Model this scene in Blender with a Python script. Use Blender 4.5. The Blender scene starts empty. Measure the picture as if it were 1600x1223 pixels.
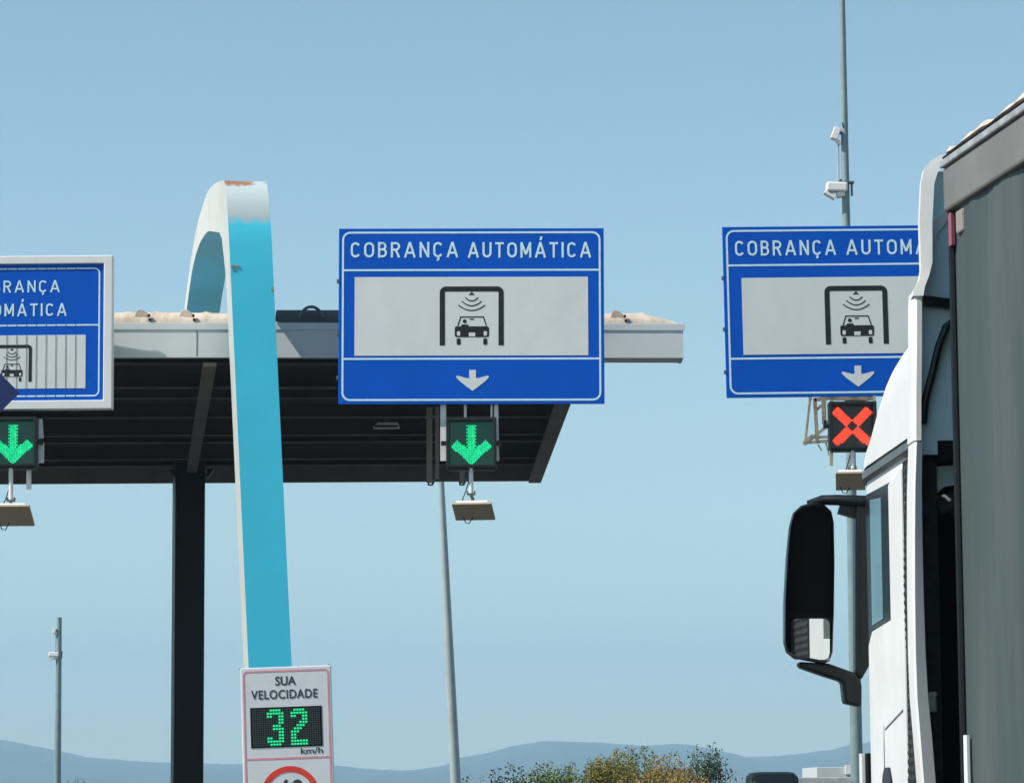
import bpy, bmesh, math, random
from mathutils import Vector, Matrix
import numpy as np

# ------------------------------------------------------------------ camera
sc = bpy.context.scene
COL = sc.collection
F = 5000.0                      # focal length in pixels of the 1600 px wide photograph
CX, CY, HOR = 800.0, 611.5, 1235.0
CAM_H = 1.6
PITCH = math.atan((HOR - CY) / F)
ROLL = -0.006
cam_d = bpy.data.cameras.new("camera")
cam_d.sensor_width = 36.0
cam_d.lens = F / 1600.0 * 36.0
cam_d.clip_start = 0.1
cam_d.clip_end = 30000
cam = bpy.data.objects.new("camera", cam_d)
COL.objects.link(cam)
CAM_R = Matrix.Rotation(math.pi / 2 + PITCH, 3, 'X') @ Matrix.Rotation(ROLL, 3, 'Z')
cam.matrix_world = Matrix.Translation((0, 0, CAM_H)) @ CAM_R.to_4x4()
sc.camera = cam

# ------------------------------------------------------------------ light
SUN_TO = Vector((-0.85, -0.30, 0.97)).normalized()
SUN_EL = math.asin(SUN_TO.z)
SUN_ROT = math.atan2(SUN_TO.x, SUN_TO.y)
w = bpy.data.worlds.new("World")
sc.world = w
w.use_nodes = True
nt = w.node_tree
for n in list(nt.nodes):
    nt.nodes.remove(n)
wo = nt.nodes.new('ShaderNodeOutputWorld')
bg = nt.nodes.new('ShaderNodeBackground')
sky = nt.nodes.new('ShaderNodeTexSky')
sky.sky_type = 'NISHITA'
sky.sun_disc = False
sky.sun_elevation = SUN_EL
sky.sun_rotation = SUN_ROT
sky.altitude = 400
sky.air_density = 1.0
sky.dust_density = 0.1
sky.ozone_density = 2.0
bg.inputs['Strength'].default_value = 0.085
tint = nt.nodes.new('ShaderNodeMix'); tint.data_type = 'RGBA'; tint.blend_type = 'MULTIPLY'
tint.inputs['Factor'].default_value = 1.0
tint.inputs['B'].default_value = (1.07, 1.115, 0.975, 1)      # white balance of the photograph
nt.links.new(sky.outputs[0], tint.inputs['A'])
nt.links.new(tint.outputs['Result'], bg.inputs['Color'])
nt.links.new(bg.outputs[0], wo.inputs['Surface'])

sun_d = bpy.data.lights.new("sun", 'SUN')
sun_d.energy = 4.0
sun_d.angle = math.radians(0.5)
sun_d.color = (1.0, 0.95, 0.87)
sun = bpy.data.objects.new("sun", sun_d)
COL.objects.link(sun)
sun.rotation_euler = SUN_TO.to_track_quat('Z', 'Y').to_euler()

sc.view_settings.view_transform = 'Standard'
sc.view_settings.look = 'None'
sc.view_settings.exposure = 0.72
sc.view_settings.gamma = 1.0
sc.render.engine = 'CYCLES'
sc.cycles.max_bounces = 8
sc.cycles.volume_bounces = 1

# ------------------------------------------------------------------ measuring
def ray(px, py):
    return CAM_R @ Vector(((px - CX) / F, -(py - CY) / F, -1.0))
def at(px, py, Y):
    """world point at distance Y ahead that was surveyed at this spot of the photograph"""
    d = ray(px, py)
    return Vector((0, 0, CAM_H)) + d * (Y / d.y)
def at_z(px, py, z):
    d = ray(px, py)
    return Vector((0, 0, CAM_H)) + d * ((z - CAM_H) / d.z)
def mpp(Y):                     # metres per photograph pixel at a distance
    return (at(801, 500, Y) - at(800, 500, Y)).length

# ------------------------------------------------------------------ materials
def mat(name, base, rough=0.5, metal=0.0, var=0.08, scale=3.0, bump=0.0, bscale=40.0, emit=None, estr=0.0,
        spec=0.5, dirt=None, dirt_amt=0.0, dirt_scale=1.2, coat=0.0, stretch=None):
    m = bpy.data.materials.new(name)
    m.use_nodes = True
    t = m.node_tree
    b = t.nodes['Principled BSDF']
    b.inputs['Roughness'].default_value = rough
    b.inputs['Metallic'].default_value = metal
    b.inputs['Specular IOR Level'].default_value = spec
    if coat:
        b.inputs['Coat Weight'].default_value = coat
    tc = t.nodes.new('ShaderNodeTexCoord')
    src = tc.outputs['Object']
    if stretch:
        mp = t.nodes.new('ShaderNodeMapping')
        mp.inputs['Scale'].default_value = stretch
        t.links.new(src, mp.inputs['Vector'])
        src = mp.outputs[0]
    nz = t.nodes.new('ShaderNodeTexNoise')
    nz.inputs['Scale'].default_value = scale
    nz.inputs['Detail'].default_value = 6
    t.links.new(src, nz.inputs['Vector'])
    rp = t.nodes.new('ShaderNodeValToRGB')
    lo = [max(0, c * (1 - var)) for c in base]
    hi = [min(1, c * (1 + var)) for c in base]
    rp.color_ramp.elements[0].color = (*lo, 1)
    rp.color_ramp.elements[1].color = (*hi, 1)
    rp.color_ramp.elements[0].position = 0.3
    rp.color_ramp.elements[1].position = 0.7
    t.links.new(nz.outputs['Fac'], rp.inputs['Fac'])
    col = rp.outputs['Color']
    if dirt:
        n2 = t.nodes.new('ShaderNodeTexNoise')
        n2.inputs['Scale'].default_value = dirt_scale
        n2.inputs['Detail'].default_value = 8
        n2.inputs['Roughness'].default_value = 0.65
        t.links.new(src, n2.inputs['Vector'])
        r2 = t.nodes.new('ShaderNodeMapRange')
        r2.inputs['From Min'].default_value = 0.48
        r2.inputs['From Max'].default_value = 0.72
        r2.inputs['To Max'].default_value = dirt_amt
        t.links.new(n2.outputs['Fac'], r2.inputs['Value'])
        mx = t.nodes.new('ShaderNodeMix')
        mx.data_type = 'RGBA'
        t.links.new(r2.outputs[0], mx.inputs['Factor'])
        t.links.new(col, mx.inputs['A'])
        mx.inputs['B'].default_value = (*dirt, 1)
        col = mx.outputs['Result']
    t.links.new(col, b.inputs['Base Color'])
    if bump:
        n3 = t.nodes.new('ShaderNodeTexNoise')
        n3.inputs['Scale'].default_value = bscale
        n3.inputs['Detail'].default_value = 4
        t.links.new(src, n3.inputs['Vector'])
        bp = t.nodes.new('ShaderNodeBump')
        bp.inputs['Strength'].default_value = bump
        bp.inputs['Distance'].default_value = 0.02
        t.links.new(n3.outputs['Fac'], bp.inputs['Height'])
        t.links.new(bp.outputs[0], b.inputs['Normal'])
    if emit:
        b.inputs['Emission Color'].default_value = (*emit, 1)
        b.inputs['Emission Strength'].default_value = estr
    return m

def leaf_mat(name, c1, c2, c3):
    m = bpy.data.materials.new(name)
    m.use_nodes = True
    t = m.node_tree
    b = t.nodes['Principled BSDF']
    b.inputs['Roughness'].default_value = 0.6
    b.inputs['Specular IOR Level'].default_value = 0.25
    g = t.nodes.new('ShaderNodeNewGeometry')
    rp = t.nodes.new('ShaderNodeValToRGB')
    rp.color_ramp.elements[0].color = (*c1, 1)
    rp.color_ramp.elements[1].color = (*c3, 1)
    e = rp.color_ramp.elements.new(0.5)
    e.color = (*c2, 1)
    t.links.new(g.outputs['Random Per Island'], rp.inputs['Fac'])
    t.links.new(rp.outputs['Color'], b.inputs['Base Color'])
    return m

M = {}
M['asphalt'] = mat('asphalt', (0.07, 0.07, 0.068), 0.9, var=0.25, scale=0.8, bump=0.3)
M['hill'] = mat('forest_hill', (0.025, 0.06, 0.068), 0.95, var=0.35, scale=0.01)
M['sign_blue'] = mat('sign_blue', (0.0, 0.092, 0.53), 0.6, var=0.04, scale=1.5, spec=0.1)
M['sign_white'] = mat('sign_white', (0.70, 0.72, 0.70), 0.55, var=0.03, scale=2, dirt=(0.5, 0.5, 0.46), dirt_amt=0.25, spec=0.3)
M['sign_letter'] = mat('sign_letter', (0.62, 0.84, 0.88), 0.5, var=0.08, scale=14)
M['sign_black'] = mat('sign_black', (0.012, 0.016, 0.02), 0.6, spec=0.3)
M['seam'] = mat('sign_seam', (0.06, 0.07, 0.09), 0.8)
M['steel'] = mat('galvanised_steel', (0.42, 0.44, 0.44), 0.55, metal=0.25, var=0.12, scale=4, dirt=(0.2, 0.18, 0.14), dirt_amt=0.35, dirt_scale=3)
M['old_steel'] = mat('weathered_bracket', (0.36, 0.33, 0.25), 0.7, var=0.25, scale=9, dirt=(0.09, 0.06, 0.04), dirt_amt=0.7, dirt_scale=7)
M['white_paint'] = mat('white_frame_paint', (0.78, 0.77, 0.75), 0.5, var=0.04, scale=2, dirt=(0.5, 0.46, 0.4), dirt_amt=0.35, dirt_scale=2)
M['fascia'] = mat('fascia_cladding', (0.70, 0.74, 0.72), 0.5, var=0.05, scale=0.7, dirt=(0.42, 0.43, 0.41), dirt_amt=0.35, dirt_scale=0.8)
M['roof'] = mat('cream_roof_sheet', (0.56, 0.47, 0.38), 0.7, var=0.18, scale=3.5, dirt=(0.22, 0.17, 0.12), dirt_amt=0.75, dirt_scale=3.2, stretch=(1.6, 0.5, 0.5))
M['roof_dark'] = mat('dark_roof_sheet', (0.07, 0.08, 0.075), 0.7, var=0.3, scale=3)
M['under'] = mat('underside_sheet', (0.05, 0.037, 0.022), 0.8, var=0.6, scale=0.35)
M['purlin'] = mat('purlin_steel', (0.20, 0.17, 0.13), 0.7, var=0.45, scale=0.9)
M['beam'] = mat('beam_steel', (0.25, 0.21, 0.17), 0.7, var=0.15, scale=1.5)
M['column'] = mat('dark_column_paint', (0.002, 0.002, 0.004), 0.45, var=0.3, scale=2, spec=0.25)
M['black_plastic'] = mat('black_plastic', (0.004, 0.006, 0.007), 0.32, var=0.2, scale=8, spec=0.35)
M['matte_black'] = mat('matte_black', (0.006, 0.006, 0.007), 0.8, spec=0.1)
M['rubber'] = mat('rubber', (0.022, 0.024, 0.024), 0.7, var=0.4, scale=20, bump=0.5, bscale=60, spec=0.3)
M['gasket'] = mat('gutter_seal', (0.10, 0.12, 0.125), 0.5, var=0.15, scale=6)
M['signal_box'] = mat('signal_housing', (0.012, 0.018, 0.018), 0.5, spec=0.3)
M['signal_green_face'] = mat('green_signal_face', (0.006, 0.022, 0.019), 0.3, emit=(0.0, 0.10, 0.07), estr=0.16)  # halo of the arrow LEDs put into tint and faint emission
M['signal_red_face'] = mat('red_signal_face', (0.045, 0.026, 0.026), 0.3)
M['led_green'] = mat('green_led', (0.0, 0.3, 0.15), 0.4, emit=(0.004, 0.60, 0.21), estr=0.72)
M['led_red'] = mat('red_led', (0.5, 0.03, 0.02), 0.4, emit=(1.0, 0.055, 0.02), estr=0.9)
for key in ('led_green', 'led_red'):          # every diode has its own brightness
    t_ = M[key].node_tree; b_ = t_.nodes['Principled BSDF']
    ge = t_.nodes.new('ShaderNodeNewGeometry'); mr = t_.nodes.new('ShaderNodeMapRange')
    e0 = b_.inputs['Emission Strength'].default_value
    mr.inputs['To Min'].default_value = e0 * 0.75; mr.inputs['To Max'].default_value = e0 * 1.5
    t_.links.new(ge.outputs['Random Per Island'], mr.inputs['Value']); t_.links.new(mr.outputs[0], b_.inputs['Emission Strength'])
M['led_off'] = mat('unlit_led_board', (0.03, 0.045, 0.042), 0.5, var=0.3, scale=30)
M['antenna'] = mat('beige_antenna_face', (0.42, 0.34, 0.24), 0.55, var=0.06)
M['digit'] = mat('green_digit_led', (0, .3, .12), .4, emit=(0.01, 0.74, 0.26), estr=0.65)
M['digit_glow'] = mat('green_lit_board', (0.0, 0.05, 0.02), .5, emit=(0, 0.16, 0.05), estr=0.35)
M['pink'] = mat('faded_red_line', (0.72, 0.27, 0.33), 0.5, var=0.15, scale=9)
M['red'] = mat('red_ring', (0.75, 0.045, 0.02), 0.45)
M['dark_text'] = mat('dark_text', (0.03, 0.045, 0.06), 0.5)
M['panel_white'] = mat('panel_white', (0.70, 0.71, 0.72), 0.5, var=0.03, scale=3, dirt=(0.55, 0.53, 0.5), dirt_amt=0.25, dirt_scale=4)
M['navy'] = mat('navy_sign', (0.0, 0.010, 0.10), 0.5, var=0.05)
M['cab_white'] = mat('cab_white', (0.68, 0.685, 0.67), 0.42, var=0.04, scale=3, dirt=(0.54, 0.53, 0.50), dirt_amt=0.4, dirt_scale=2.5, spec=0.35)
M['fairing_in'] = mat('fairing_inside', (0.60, 0.80, 0.84), 0.6, var=0.1, scale=2)  # white plastic with the bluish tint of shade put into its colour
M['glass'] = mat('dark_glass', (0.01, 0.016, 0.02), 0.03, spec=0.6)
M['sky_tint_glass'] = mat('sky_painted_glass', (0.12, 0.24, 0.29), 0.3, var=0.1, spec=0.5)  # pale sky reflection painted as the pane's base colour
M['mirror'] = mat('mirror_glass', (0.75, 0.77, 0.78), 0.02, metal=1.0, var=0.0)
M['mirror_dark'] = mat('dark_reflection_glass', (0.002, 0.002, 0.003), 0.1, spec=0.03)  # dark reflection painted as a near-black base colour
M['tarp'] = mat('grey_curtain', (0.050, 0.072, 0.071), 0.6, var=0.24, scale=1.1, dirt=(0.15, 0.135, 0.12), dirt_amt=0.6, dirt_scale=0.9, stretch=(1.6, 1.6, 0.22))
M['tarp_band'] = mat('grey_top_band', (0.17, 0.165, 0.155), 0.55, var=0.12, scale=2.5, dirt=(0.07, 0.065, 0.06), dirt_amt=0.5, dirt_scale=2)
M['rail'] = mat('aluminium_rail', (0.45, 0.46, 0.45), 0.45, metal=0.4, var=0.25, scale=12, dirt=(0.12, 0.11, 0.1), dirt_amt=0.7, dirt_scale=8)
M['trailer_roof'] = mat('dusty_roof_tarp', (0.52, 0.43, 0.36), 0.8, var=0.25, scale=8, dirt=(0.2, 0.16, 0.13), dirt_amt=0.7, dirt_scale=6, bump=0.6, bscale=15)
M['reflector_red'] = mat('red_reflector', (0.26, 0.07, 0.10), 0.4)
M['beige'] = mat('beige_latch', (0.24, 0.22, 0.19), 0.6)
M['bark'] = mat('bark', (0.10, 0.075, 0.05), 0.9, var=0.3, scale=10)
M['leaf'] = leaf_mat('leaf', (0.04, 0.10, 0.015), (0.10, 0.16, 0.025), (0.22, 0.23, 0.045))
M['leaf_deep'] = leaf_mat('leaf_deep', (0.02, 0.06, 0.018), (0.045, 0.10, 0.03), (0.09, 0.14, 0.04))
M['dry'] = leaf_mat('dry_leaf', (0.28, 0.15, 0.05), (0.36, 0.23, 0.07), (0.24, 0.22, 0.05))
M['olive'] = leaf_mat('olive_leaf', (0.12, 0.14, 0.02), (0.22, 0.21, 0.035), (0.32, 0.22, 0.05))
M['van'] = mat('dark_blue_paint', (0.003, 0.009, 0.014), 0.6, spec=0.12)
M['orange'] = mat('orange_board', (0.7, 0.22, 0.03), 0.5)
M['wall'] = mat('pale_wall', (0.50, 0.52, 0.52), 0.8, var=0.06)
M['mast'] = mat('mast_paint', (0.20, 0.28, 0.29), 0.55, var=0.12, scale=3, dirt=(0.14, 0.17, 0.17), dirt_amt=0.4)
M['pole'] = mat('pole_paint', (0.38, 0.45, 0.46), 0.5, var=0.1, scale=3, metal=0.1, dirt=(0.22, 0.24, 0.24), dirt_amt=0.4)
M['concrete'] = mat('concrete', (0.32, 0.31, 0.29), 0.9, var=0.15, scale=2, bump=0.3)

def arch_blue():
    """blue paint on the arch that stops at a ragged line; bare white and rust above it"""
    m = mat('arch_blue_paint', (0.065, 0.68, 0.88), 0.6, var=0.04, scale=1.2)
    t = m.node_tree
    b = t.nodes['Principled BSDF']
    old = b.inputs['Base Color'].links[0].from_socket
    tc = t.nodes.new('ShaderNodeTexCoord')
    sp = t.nodes.new('ShaderNodeSeparateXYZ')
    t.links.new(tc.outputs['Object'], sp.inputs[0])
    def noise(scale, amt):
        n = t.nodes.new('ShaderNodeTexNoise')
        n.inputs['Scale'].default_value = scale
        n.inputs['Detail'].default_value = 6
        t.links.new(tc.outputs['Object'], n.inputs['Vector'])
        ma = t.nodes.new('ShaderNodeMath'); ma.operation = 'MULTIPLY_ADD'
        t.links.new(n.outputs['Fac'], ma.inputs[0]); ma.inputs[1].default_value = amt
        t.links.new(sp.outputs['Z'], ma.inputs[2])
        return ma.outputs[0]
    def step(v, a, bb):
        r = t.nodes.new('ShaderNodeMapRange')
        r.inputs['From Min'].default_value = a
        r.inputs['From Max'].default_value = bb
        t.links.new(v, r.inputs['Value'])
        return r.outputs[0]
    def mix(f, A, B):
        x = t.nodes.new('ShaderNodeMix'); x.data_type = 'RGBA'
        t.links.new(f, x.inputs['Factor']); t.links.new(A, x.inputs['A'])
        if isinstance(B, tuple): x.inputs['B'].default_value = (*B, 1)
        else: t.links.new(B, x.inputs['B'])
        return x.outputs['Result']
    c = mix(step(noise(3.2, 0.30), 9.32 + 0.11, 9.32 + 0.21), old, (0.47, 0.55, 0.56))
    c = mix(step(noise(4.5, 0.7), 9.80 + 0.46, 9.80 + 0.56), c, (0.30, 0.14, 0.07))
    t.links.new(c, b.inputs['Base Color'])
    return m
M['arch_blue'] = arch_blue()
M['arch_white'] = mat('arch_white_paint', (0.50, 0.52, 0.50), 0.6, var=0.08, scale=0.8, dirt=(0.30, 0.31, 0.28), dirt_amt=0.55, dirt_scale=0.8, spec=0.25)
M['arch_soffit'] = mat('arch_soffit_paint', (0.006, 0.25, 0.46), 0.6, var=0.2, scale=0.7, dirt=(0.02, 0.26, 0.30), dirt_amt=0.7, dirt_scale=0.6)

# ------------------------------------------------------------------ mesh building
class MB:
    def __init__(s):
        s.v = []; s.f = []; s.mi = []
    def add(s, vs, fs, mi=0):
        o = len(s.v)
        s.v += [Vector(p) for p in vs]
        s.f += [[i + o for i in f] for f in fs]
        s.mi += [mi] * len(fs)
        return s
    def box(s, c, size, rot=None, mi=0):
        hx, hy, hz = size[0] / 2, size[1] / 2, size[2] / 2
        c = Vector(c)
        vs = []
        for x, y, z in ((-1,-1,-1),(1,-1,-1),(1,1,-1),(-1,1,-1),(-1,-1,1),(1,-1,1),(1,1,1),(-1,1,1)):
            p = Vector((x*hx, y*hy, z*hz))
            if rot: p = rot @ p
            vs.append(c + p)
        return s.add(vs, [[0,3,2,1],[4,5,6,7],[0,1,5,4],[1,2,6,5],[2,3,7,6],[3,0,4,7]], mi)
    def prism(s, pts, off, mi=0):
        """polygon (3D points) pushed along a vector"""
        n = len(pts); off = Vector(off)
        a = [Vector(p) for p in pts]; b = [p + off for p in a]
        fs = [list(range(n))[::-1], [i + n for i in range(n)]]
        fs += [[i, (i+1) % n, (i+1) % n + n, i + n] for i in range(n)]
        return s.add(a + b, fs, mi)
    def flat(s, pts, y, t=0.003, mi=0):
        """outline in (x,z) facing -Y, t thick behind y"""
        return s.prism([(p[0], y, p[1]) for p in pts], (0, t, 0), mi)
    def rect(s, x0, z0, x1, z1, y, t=0.003, mi=0):
        return s.flat([(x0,z0),(x1,z0),(x1,z1),(x0,z1)], y, t, mi)
    def ring(s, outer, inner, y, t=0.003, mi=0):
        n = len(outer)
        vs = [(p[0], y, p[1]) for p in outer] + [(p[0], y, p[1]) for p in inner]
        vs += [(p[0], y+t, p[1]) for p in outer] + [(p[0], y+t, p[1]) for p in inner]
        fs = []
        for i in range(n):
            j = (i+1) % n
            fs += [[i, j, n+j, n+i], [2*n+j, 2*n+i, 3*n+i, 3*n+j], [i, 2*n+i, 2*n+j, j], [n+i, n+j, 3*n+j, 3*n+i]]
        return s.add(vs, fs, mi)
    def stroke(s, pts, wd, y, t=0.003, mi=0):
        """ribbon of constant width along (x,z) points"""
        L, R = [], []
        n = len(pts)
        for i, p in enumerate(pts):
            a = Vector(pts[max(0, i-1)]); b = Vector(pts[min(n-1, i+1)])
            d = (b - a).normalized()
            nn = Vector((-d.y, d.x)) * wd / 2
            L.append(Vector(p) + nn); R.append(Vector(p) - nn)
        for i in range(n-1):
            s.flat([R[i], R[i+1], L[i+1], L[i]], y, t, mi)
        return s
    def tube(s, pts, r, seg=10, mi=0, cap=True):
        pts = [Vector(p) for p in pts]
        n = len(pts)
        if not isinstance(r, (list, tuple)): r = [r] * n
        up = Vector((0, 0, 1)); vs = []
        prev = None
        for i in range(n):
            d = (pts[min(n-1, i+1)] - pts[max(0, i-1)]).normalized()
            if prev is None:
                a = d.cross(Vector((1, 0, 0)) if abs(d.x) < 0.8 else up).normalized()
            else:
                a = (prev - d * prev.dot(d)).normalized()
            prev = a
            b = d.cross(a)
            for k in range(seg):
                th = 2 * math.pi * k / seg
                vs.append(pts[i] + (a * math.cos(th) + b * math.sin(th)) * r[i])
        fs = []
        for i in range(n-1):
            for k in range(seg):
                k2 = (k+1) % seg
                fs.append([i*seg+k, i*seg+k2, (i+1)*seg+k2, (i+1)*seg+k])
        if cap:
            fs.append(list(range(seg))[::-1]); fs.append([(n-1)*seg + k for k in range(seg)])
        return s.add(vs, fs, mi)
    def bar(s, a, b, wd, dp=None, mi=0):
        """square section bar between two points"""
        a = Vector(a); b = Vector(b); d = (b - a)
        q = d.to_track_quat('Z', 'X').to_matrix()
        return s.box((a + b) / 2, (wd, dp or wd, d.length), q, mi)
    def grid(s, rows, mi=0, close=False):
        nr, nc = len(rows), len(rows[0])
        fs = []
        for i in range(nr-1):
            for j in range(nc if close else nc-1):
                k = (j+1) % nc
                fs.append([i*nc+j, i*nc+k, (i+1)*nc+k, (i+1)*nc+j])
        return s.add([p for r in rows for p in r], fs, mi)
    def islands(s):
        par = list(range(len(s.v)))
        def find(i):
            while par[i] != i:
                par[i] = par[par[i]]; i = par[i]
            return i
        for f in s.f:
            for i in f[1:]: par[find(i)] = find(f[0])
        out = {}
        for f, m_ in zip(s.f, s.mi): out.setdefault(find(f[0]), []).append((f, m_))
        res = []
        for fl in out.values():
            q_ = MB(); ix = {}
            for f, m_ in fl:
                for i in f:
                    if i not in ix: ix[i] = len(q_.v); q_.v.append(s.v[i])
                q_.f.append([ix[i] for i in f]); q_.mi.append(m_)
            res.append(q_)
        return res
    def each(s, name, mats, parent=None, **kw):
        return [q_.build(name, mats, parent, **kw) for q_ in s.islands()]
    def build(s, name, mats, parent=None, smooth=False, bevel=0.0, seg=2, world=False, normals=True):
        if not isinstance(mats, (list, tuple)): mats = [mats]
        me = bpy.data.meshes.new(name)
        vs = s.v
        if world and parent is not None:
            inv = WM[parent.name].inverted()
            vs = [inv @ p for p in vs]
        me.from_pydata([tuple(p) for p in vs], [], s.f)
        for m_ in mats: me.materials.append(m_)
        me.polygons.foreach_set('material_index', s.mi)
        if smooth: me.polygons.foreach_set('use_smooth', [True] * len(s.f))
        if normals:
            bm = bmesh.new(); bm.from_mesh(me)
            bmesh.ops.recalc_face_normals(bm, faces=bm.faces)
            bm.to_mesh(me); bm.free()
        me.update()
        o = bpy.data.objects.new(name, me)
        COL.objects.link(o)
        if parent is not None: o.parent = parent
        if smooth:
            try:
                me.set_sharp_from_angle(angle=math.radians(38))
            except Exception: pass
        if bevel:
            bv = o.modifiers.new('bevel', 'BEVEL')
            bv.width = bevel; bv.segments = seg; bv.limit_method = 'ANGLE'; bv.angle_limit = math.radians(35)
        return o

WM = {}
def tag(o, label=None, cat=None, group=None, kind=None):
    if label: o['label'] = label
    if cat: o['category'] = cat
    if group: o['group'] = group
    if kind: o['kind'] = kind
    return o
def thing(name, label, cat, mtx, group=None):
    o = bpy.data.objects.new(name, None)
    o.empty_display_size = 0.3
    COL.objects.link(o)
    o.matrix_world = mtx
    WM[o.name] = mtx.copy()
    return tag(o, label, cat, group)
def T(p): return Matrix.Translation(p)
def RZ(a): return Matrix.Rotation(a, 4, 'Z')
def RY(a): return Matrix.Rotation(a, 4, 'Y')
def RX(a): return Matrix.Rotation(a, 4, 'X')

def rrect(x0, z0, x1, z1, r, n=6):
    pts = []
    for cx, cz, a0 in ((x1-r, z0+r, -90), (x1-r, z1-r, 0), (x0+r, z1-r, 90), (x0+r, z0+r, 180)):
        for k in range(n+1):
            a = math.radians(a0 + 90 * k / n)
            pts.append((cx + r*math.cos(a), cz + r*math.sin(a)))
    return pts
def circle(cx, cz, r, n=24):
    return [(cx + r*math.cos(2*math.pi*k/n), cz + r*math.sin(2*math.pi*k/n)) for k in range(n)]

def text_mesh(body, x0, x1, zb, cap, space=1.0, bold=0.0):
    """flat letters fitted to x0..x1 on baseline zb with capital height cap -> verts2d, faces"""
    cu = bpy.data.curves.new('lettering', 'FONT')
    cu.body = body; cu.size = 1.0; cu.space_character = space; cu.offset = bold
    cu.resolution_u = 4
    ob = bpy.data.objects.new('lettering', cu)
    COL.objects.link(ob)
    dg = bpy.context.evaluated_depsgraph_get()
    dg.update()
    me = bpy.data.meshes.new_from_object(ob.evaluated_get(dg))
    vs = [v.co.copy() for v in me.vertices]
    fs = [list(p.vertices) for p in me.polygons]
    bpy.data.objects.remove(ob); bpy.data.curves.remove(cu); bpy.data.meshes.remove(me)
    mn = min(v.x for v in vs); mx = max(v.x for v in vs)
    # capital height of the built in font, measured once
    k = (x1 - x0) / (mx - mn)
    kz = cap / CAPH
    return [(x0 + (v.x - mn) * k, zb + v.y * kz) for v in vs], fs
CAPH = 0.7
def measure_cap():
    cu = bpy.data.curves.new('lettering', 'FONT'); cu.body = 'H'; cu.size = 1.0
    ob = bpy.data.objects.new('lettering', cu); COL.objects.link(ob)
    dg = bpy.context.evaluated_depsgraph_get(); dg.update()
    me = bpy.data.meshes.new_from_object(ob.evaluated_get(dg))
    h = max(v.co.y for v in me.vertices)
    bpy.data.objects.remove(ob); bpy.data.curves.remove(cu); bpy.data.meshes.remove(me)
    return h
CAPH = measure_cap()
def put_text(mb, body, x0, x1, zb, cap, y, **kw):
    v2, fs = text_mesh(body, x0, x1, zb, cap, **kw)
    mb.add([(p[0], y, p[1]) for p in v2], fs)

def arc(cx, cz, rx, rz, a0, a1, n=10):
    return [(cx + rx*math.cos(math.radians(a0+(a1-a0)*i/n)), cz + rz*math.sin(math.radians(a0+(a1-a0)*i/n))) for i in range(n+1)]
def glyph(ch):
    """road sign letters as centre lines: width and strokes, capital height 1"""
    h = 0.075
    if ch in 'CÇ':
        w_ = 0.64; r = w_/2-h
        s_ = [arc(w_/2, 1-h-r, r, r, 25, 180, 9) + arc(w_/2, h+r, r, r, 180, 335, 9)]
        if ch == 'Ç': s_ += [[(0.33, 0.0), (0.36, -0.10), (0.27, -0.20)]]
        return w_, s_
    if ch == 'O':
        w_ = 0.68; r = w_/2-h
        p = arc(w_/2, 1-h-r, r, r, 0, 180, 12) + arc(w_/2, h+r, r, r, 180, 360, 12)
        return w_, [p + [p[0]]]
    if ch == 'B':
        w_ = 0.6; q = 0.235
        return w_, [[(h,0),(h,1)], [(h,1-h),(.36,1-h)] + arc(.30, 1-h-.2, .19, .2, 80, -80, 8)[0:] + [(h,.525)], [(h,.524),(.34,.524)] + arc(.31, h+.225, .215, .225, 80, -80, 8) + [(h,h)]]
    if ch == 'R':
        w_ = 0.63
        return w_, [[(h,0),(h,1)], [(h,1-h),(.36,1-h)] + arc(.33, 1-h-.21, .22, .21, 80, -80, 8) + [(h,.505)], [(.32,.51),(.56,0)]]
    if ch in 'AÁ':
        w_ = 0.78
        s_ = [[(h*.9,0),(w_/2,1.0)], [(w_/2,1.0),(w_-h*.9,0)], [(.17,.30),(.61,.30)]]
        if ch == 'Á': s_ += [[(.40,1.12),(.47,1.36)]]
        return w_, s_
    if ch == 'N':
        w_ = 0.66
        return w_, [[(h,0),(h,1)], [(w_-h,0),(w_-h,1)], [(h,.97),(w_-h,.03)]]
    if ch == 'U':
        w_ = 0.64; r = w_/2-h
        return w_, [[(h,1)] + arc(w_/2, h+r, r, r, 180, 360, 12) + [(w_-h,1)]]
    if ch == 'T':
        return 0.6, [[(0,1-h),(.6,1-h)], [(.3,1-h),(.3,0)]]
    if ch == 'M':
        w_ = 0.76
        return w_, [[(h,0),(h,1)], [(w_-h,0),(w_-h,1)], [(h,.97),(w_/2,.20)], [(w_/2,.20),(w_-h,.97)]]
    if ch == 'I':
        return 0.15, [[(h,0),(h,1)]]
def put_sign_text(mb, body, x0, x1, zb, cap, y, gap=0.25):
    gl = [glyph(c_) for c_ in body]
    tot = sum(g_[0] for g_ in gl) + gap*(len(gl)-1)
    kx = (x1-x0)/tot; x = x0
    for w_, st in gl:
        for i, p in enumerate(st):
            mb.stroke([(x + a_*kx, zb + c_*cap) for a_, c_ in p], 0.138*cap, y - 0.0005*i, 0.0003)
        x += (w_+gap)*kx

# ------------------------------------------------------------------ setting: ground, hills
g = MB()
g.add([(-9000, -300, 0), (9000, -300, 0), (9000, 9000, 0), (-9000, 9000, 0)], [[0, 1, 2, 3]])
tag(g.build('ground', M['asphalt']), 'wide grey asphalt ground of the toll plaza', None, None, 'structure')

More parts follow.
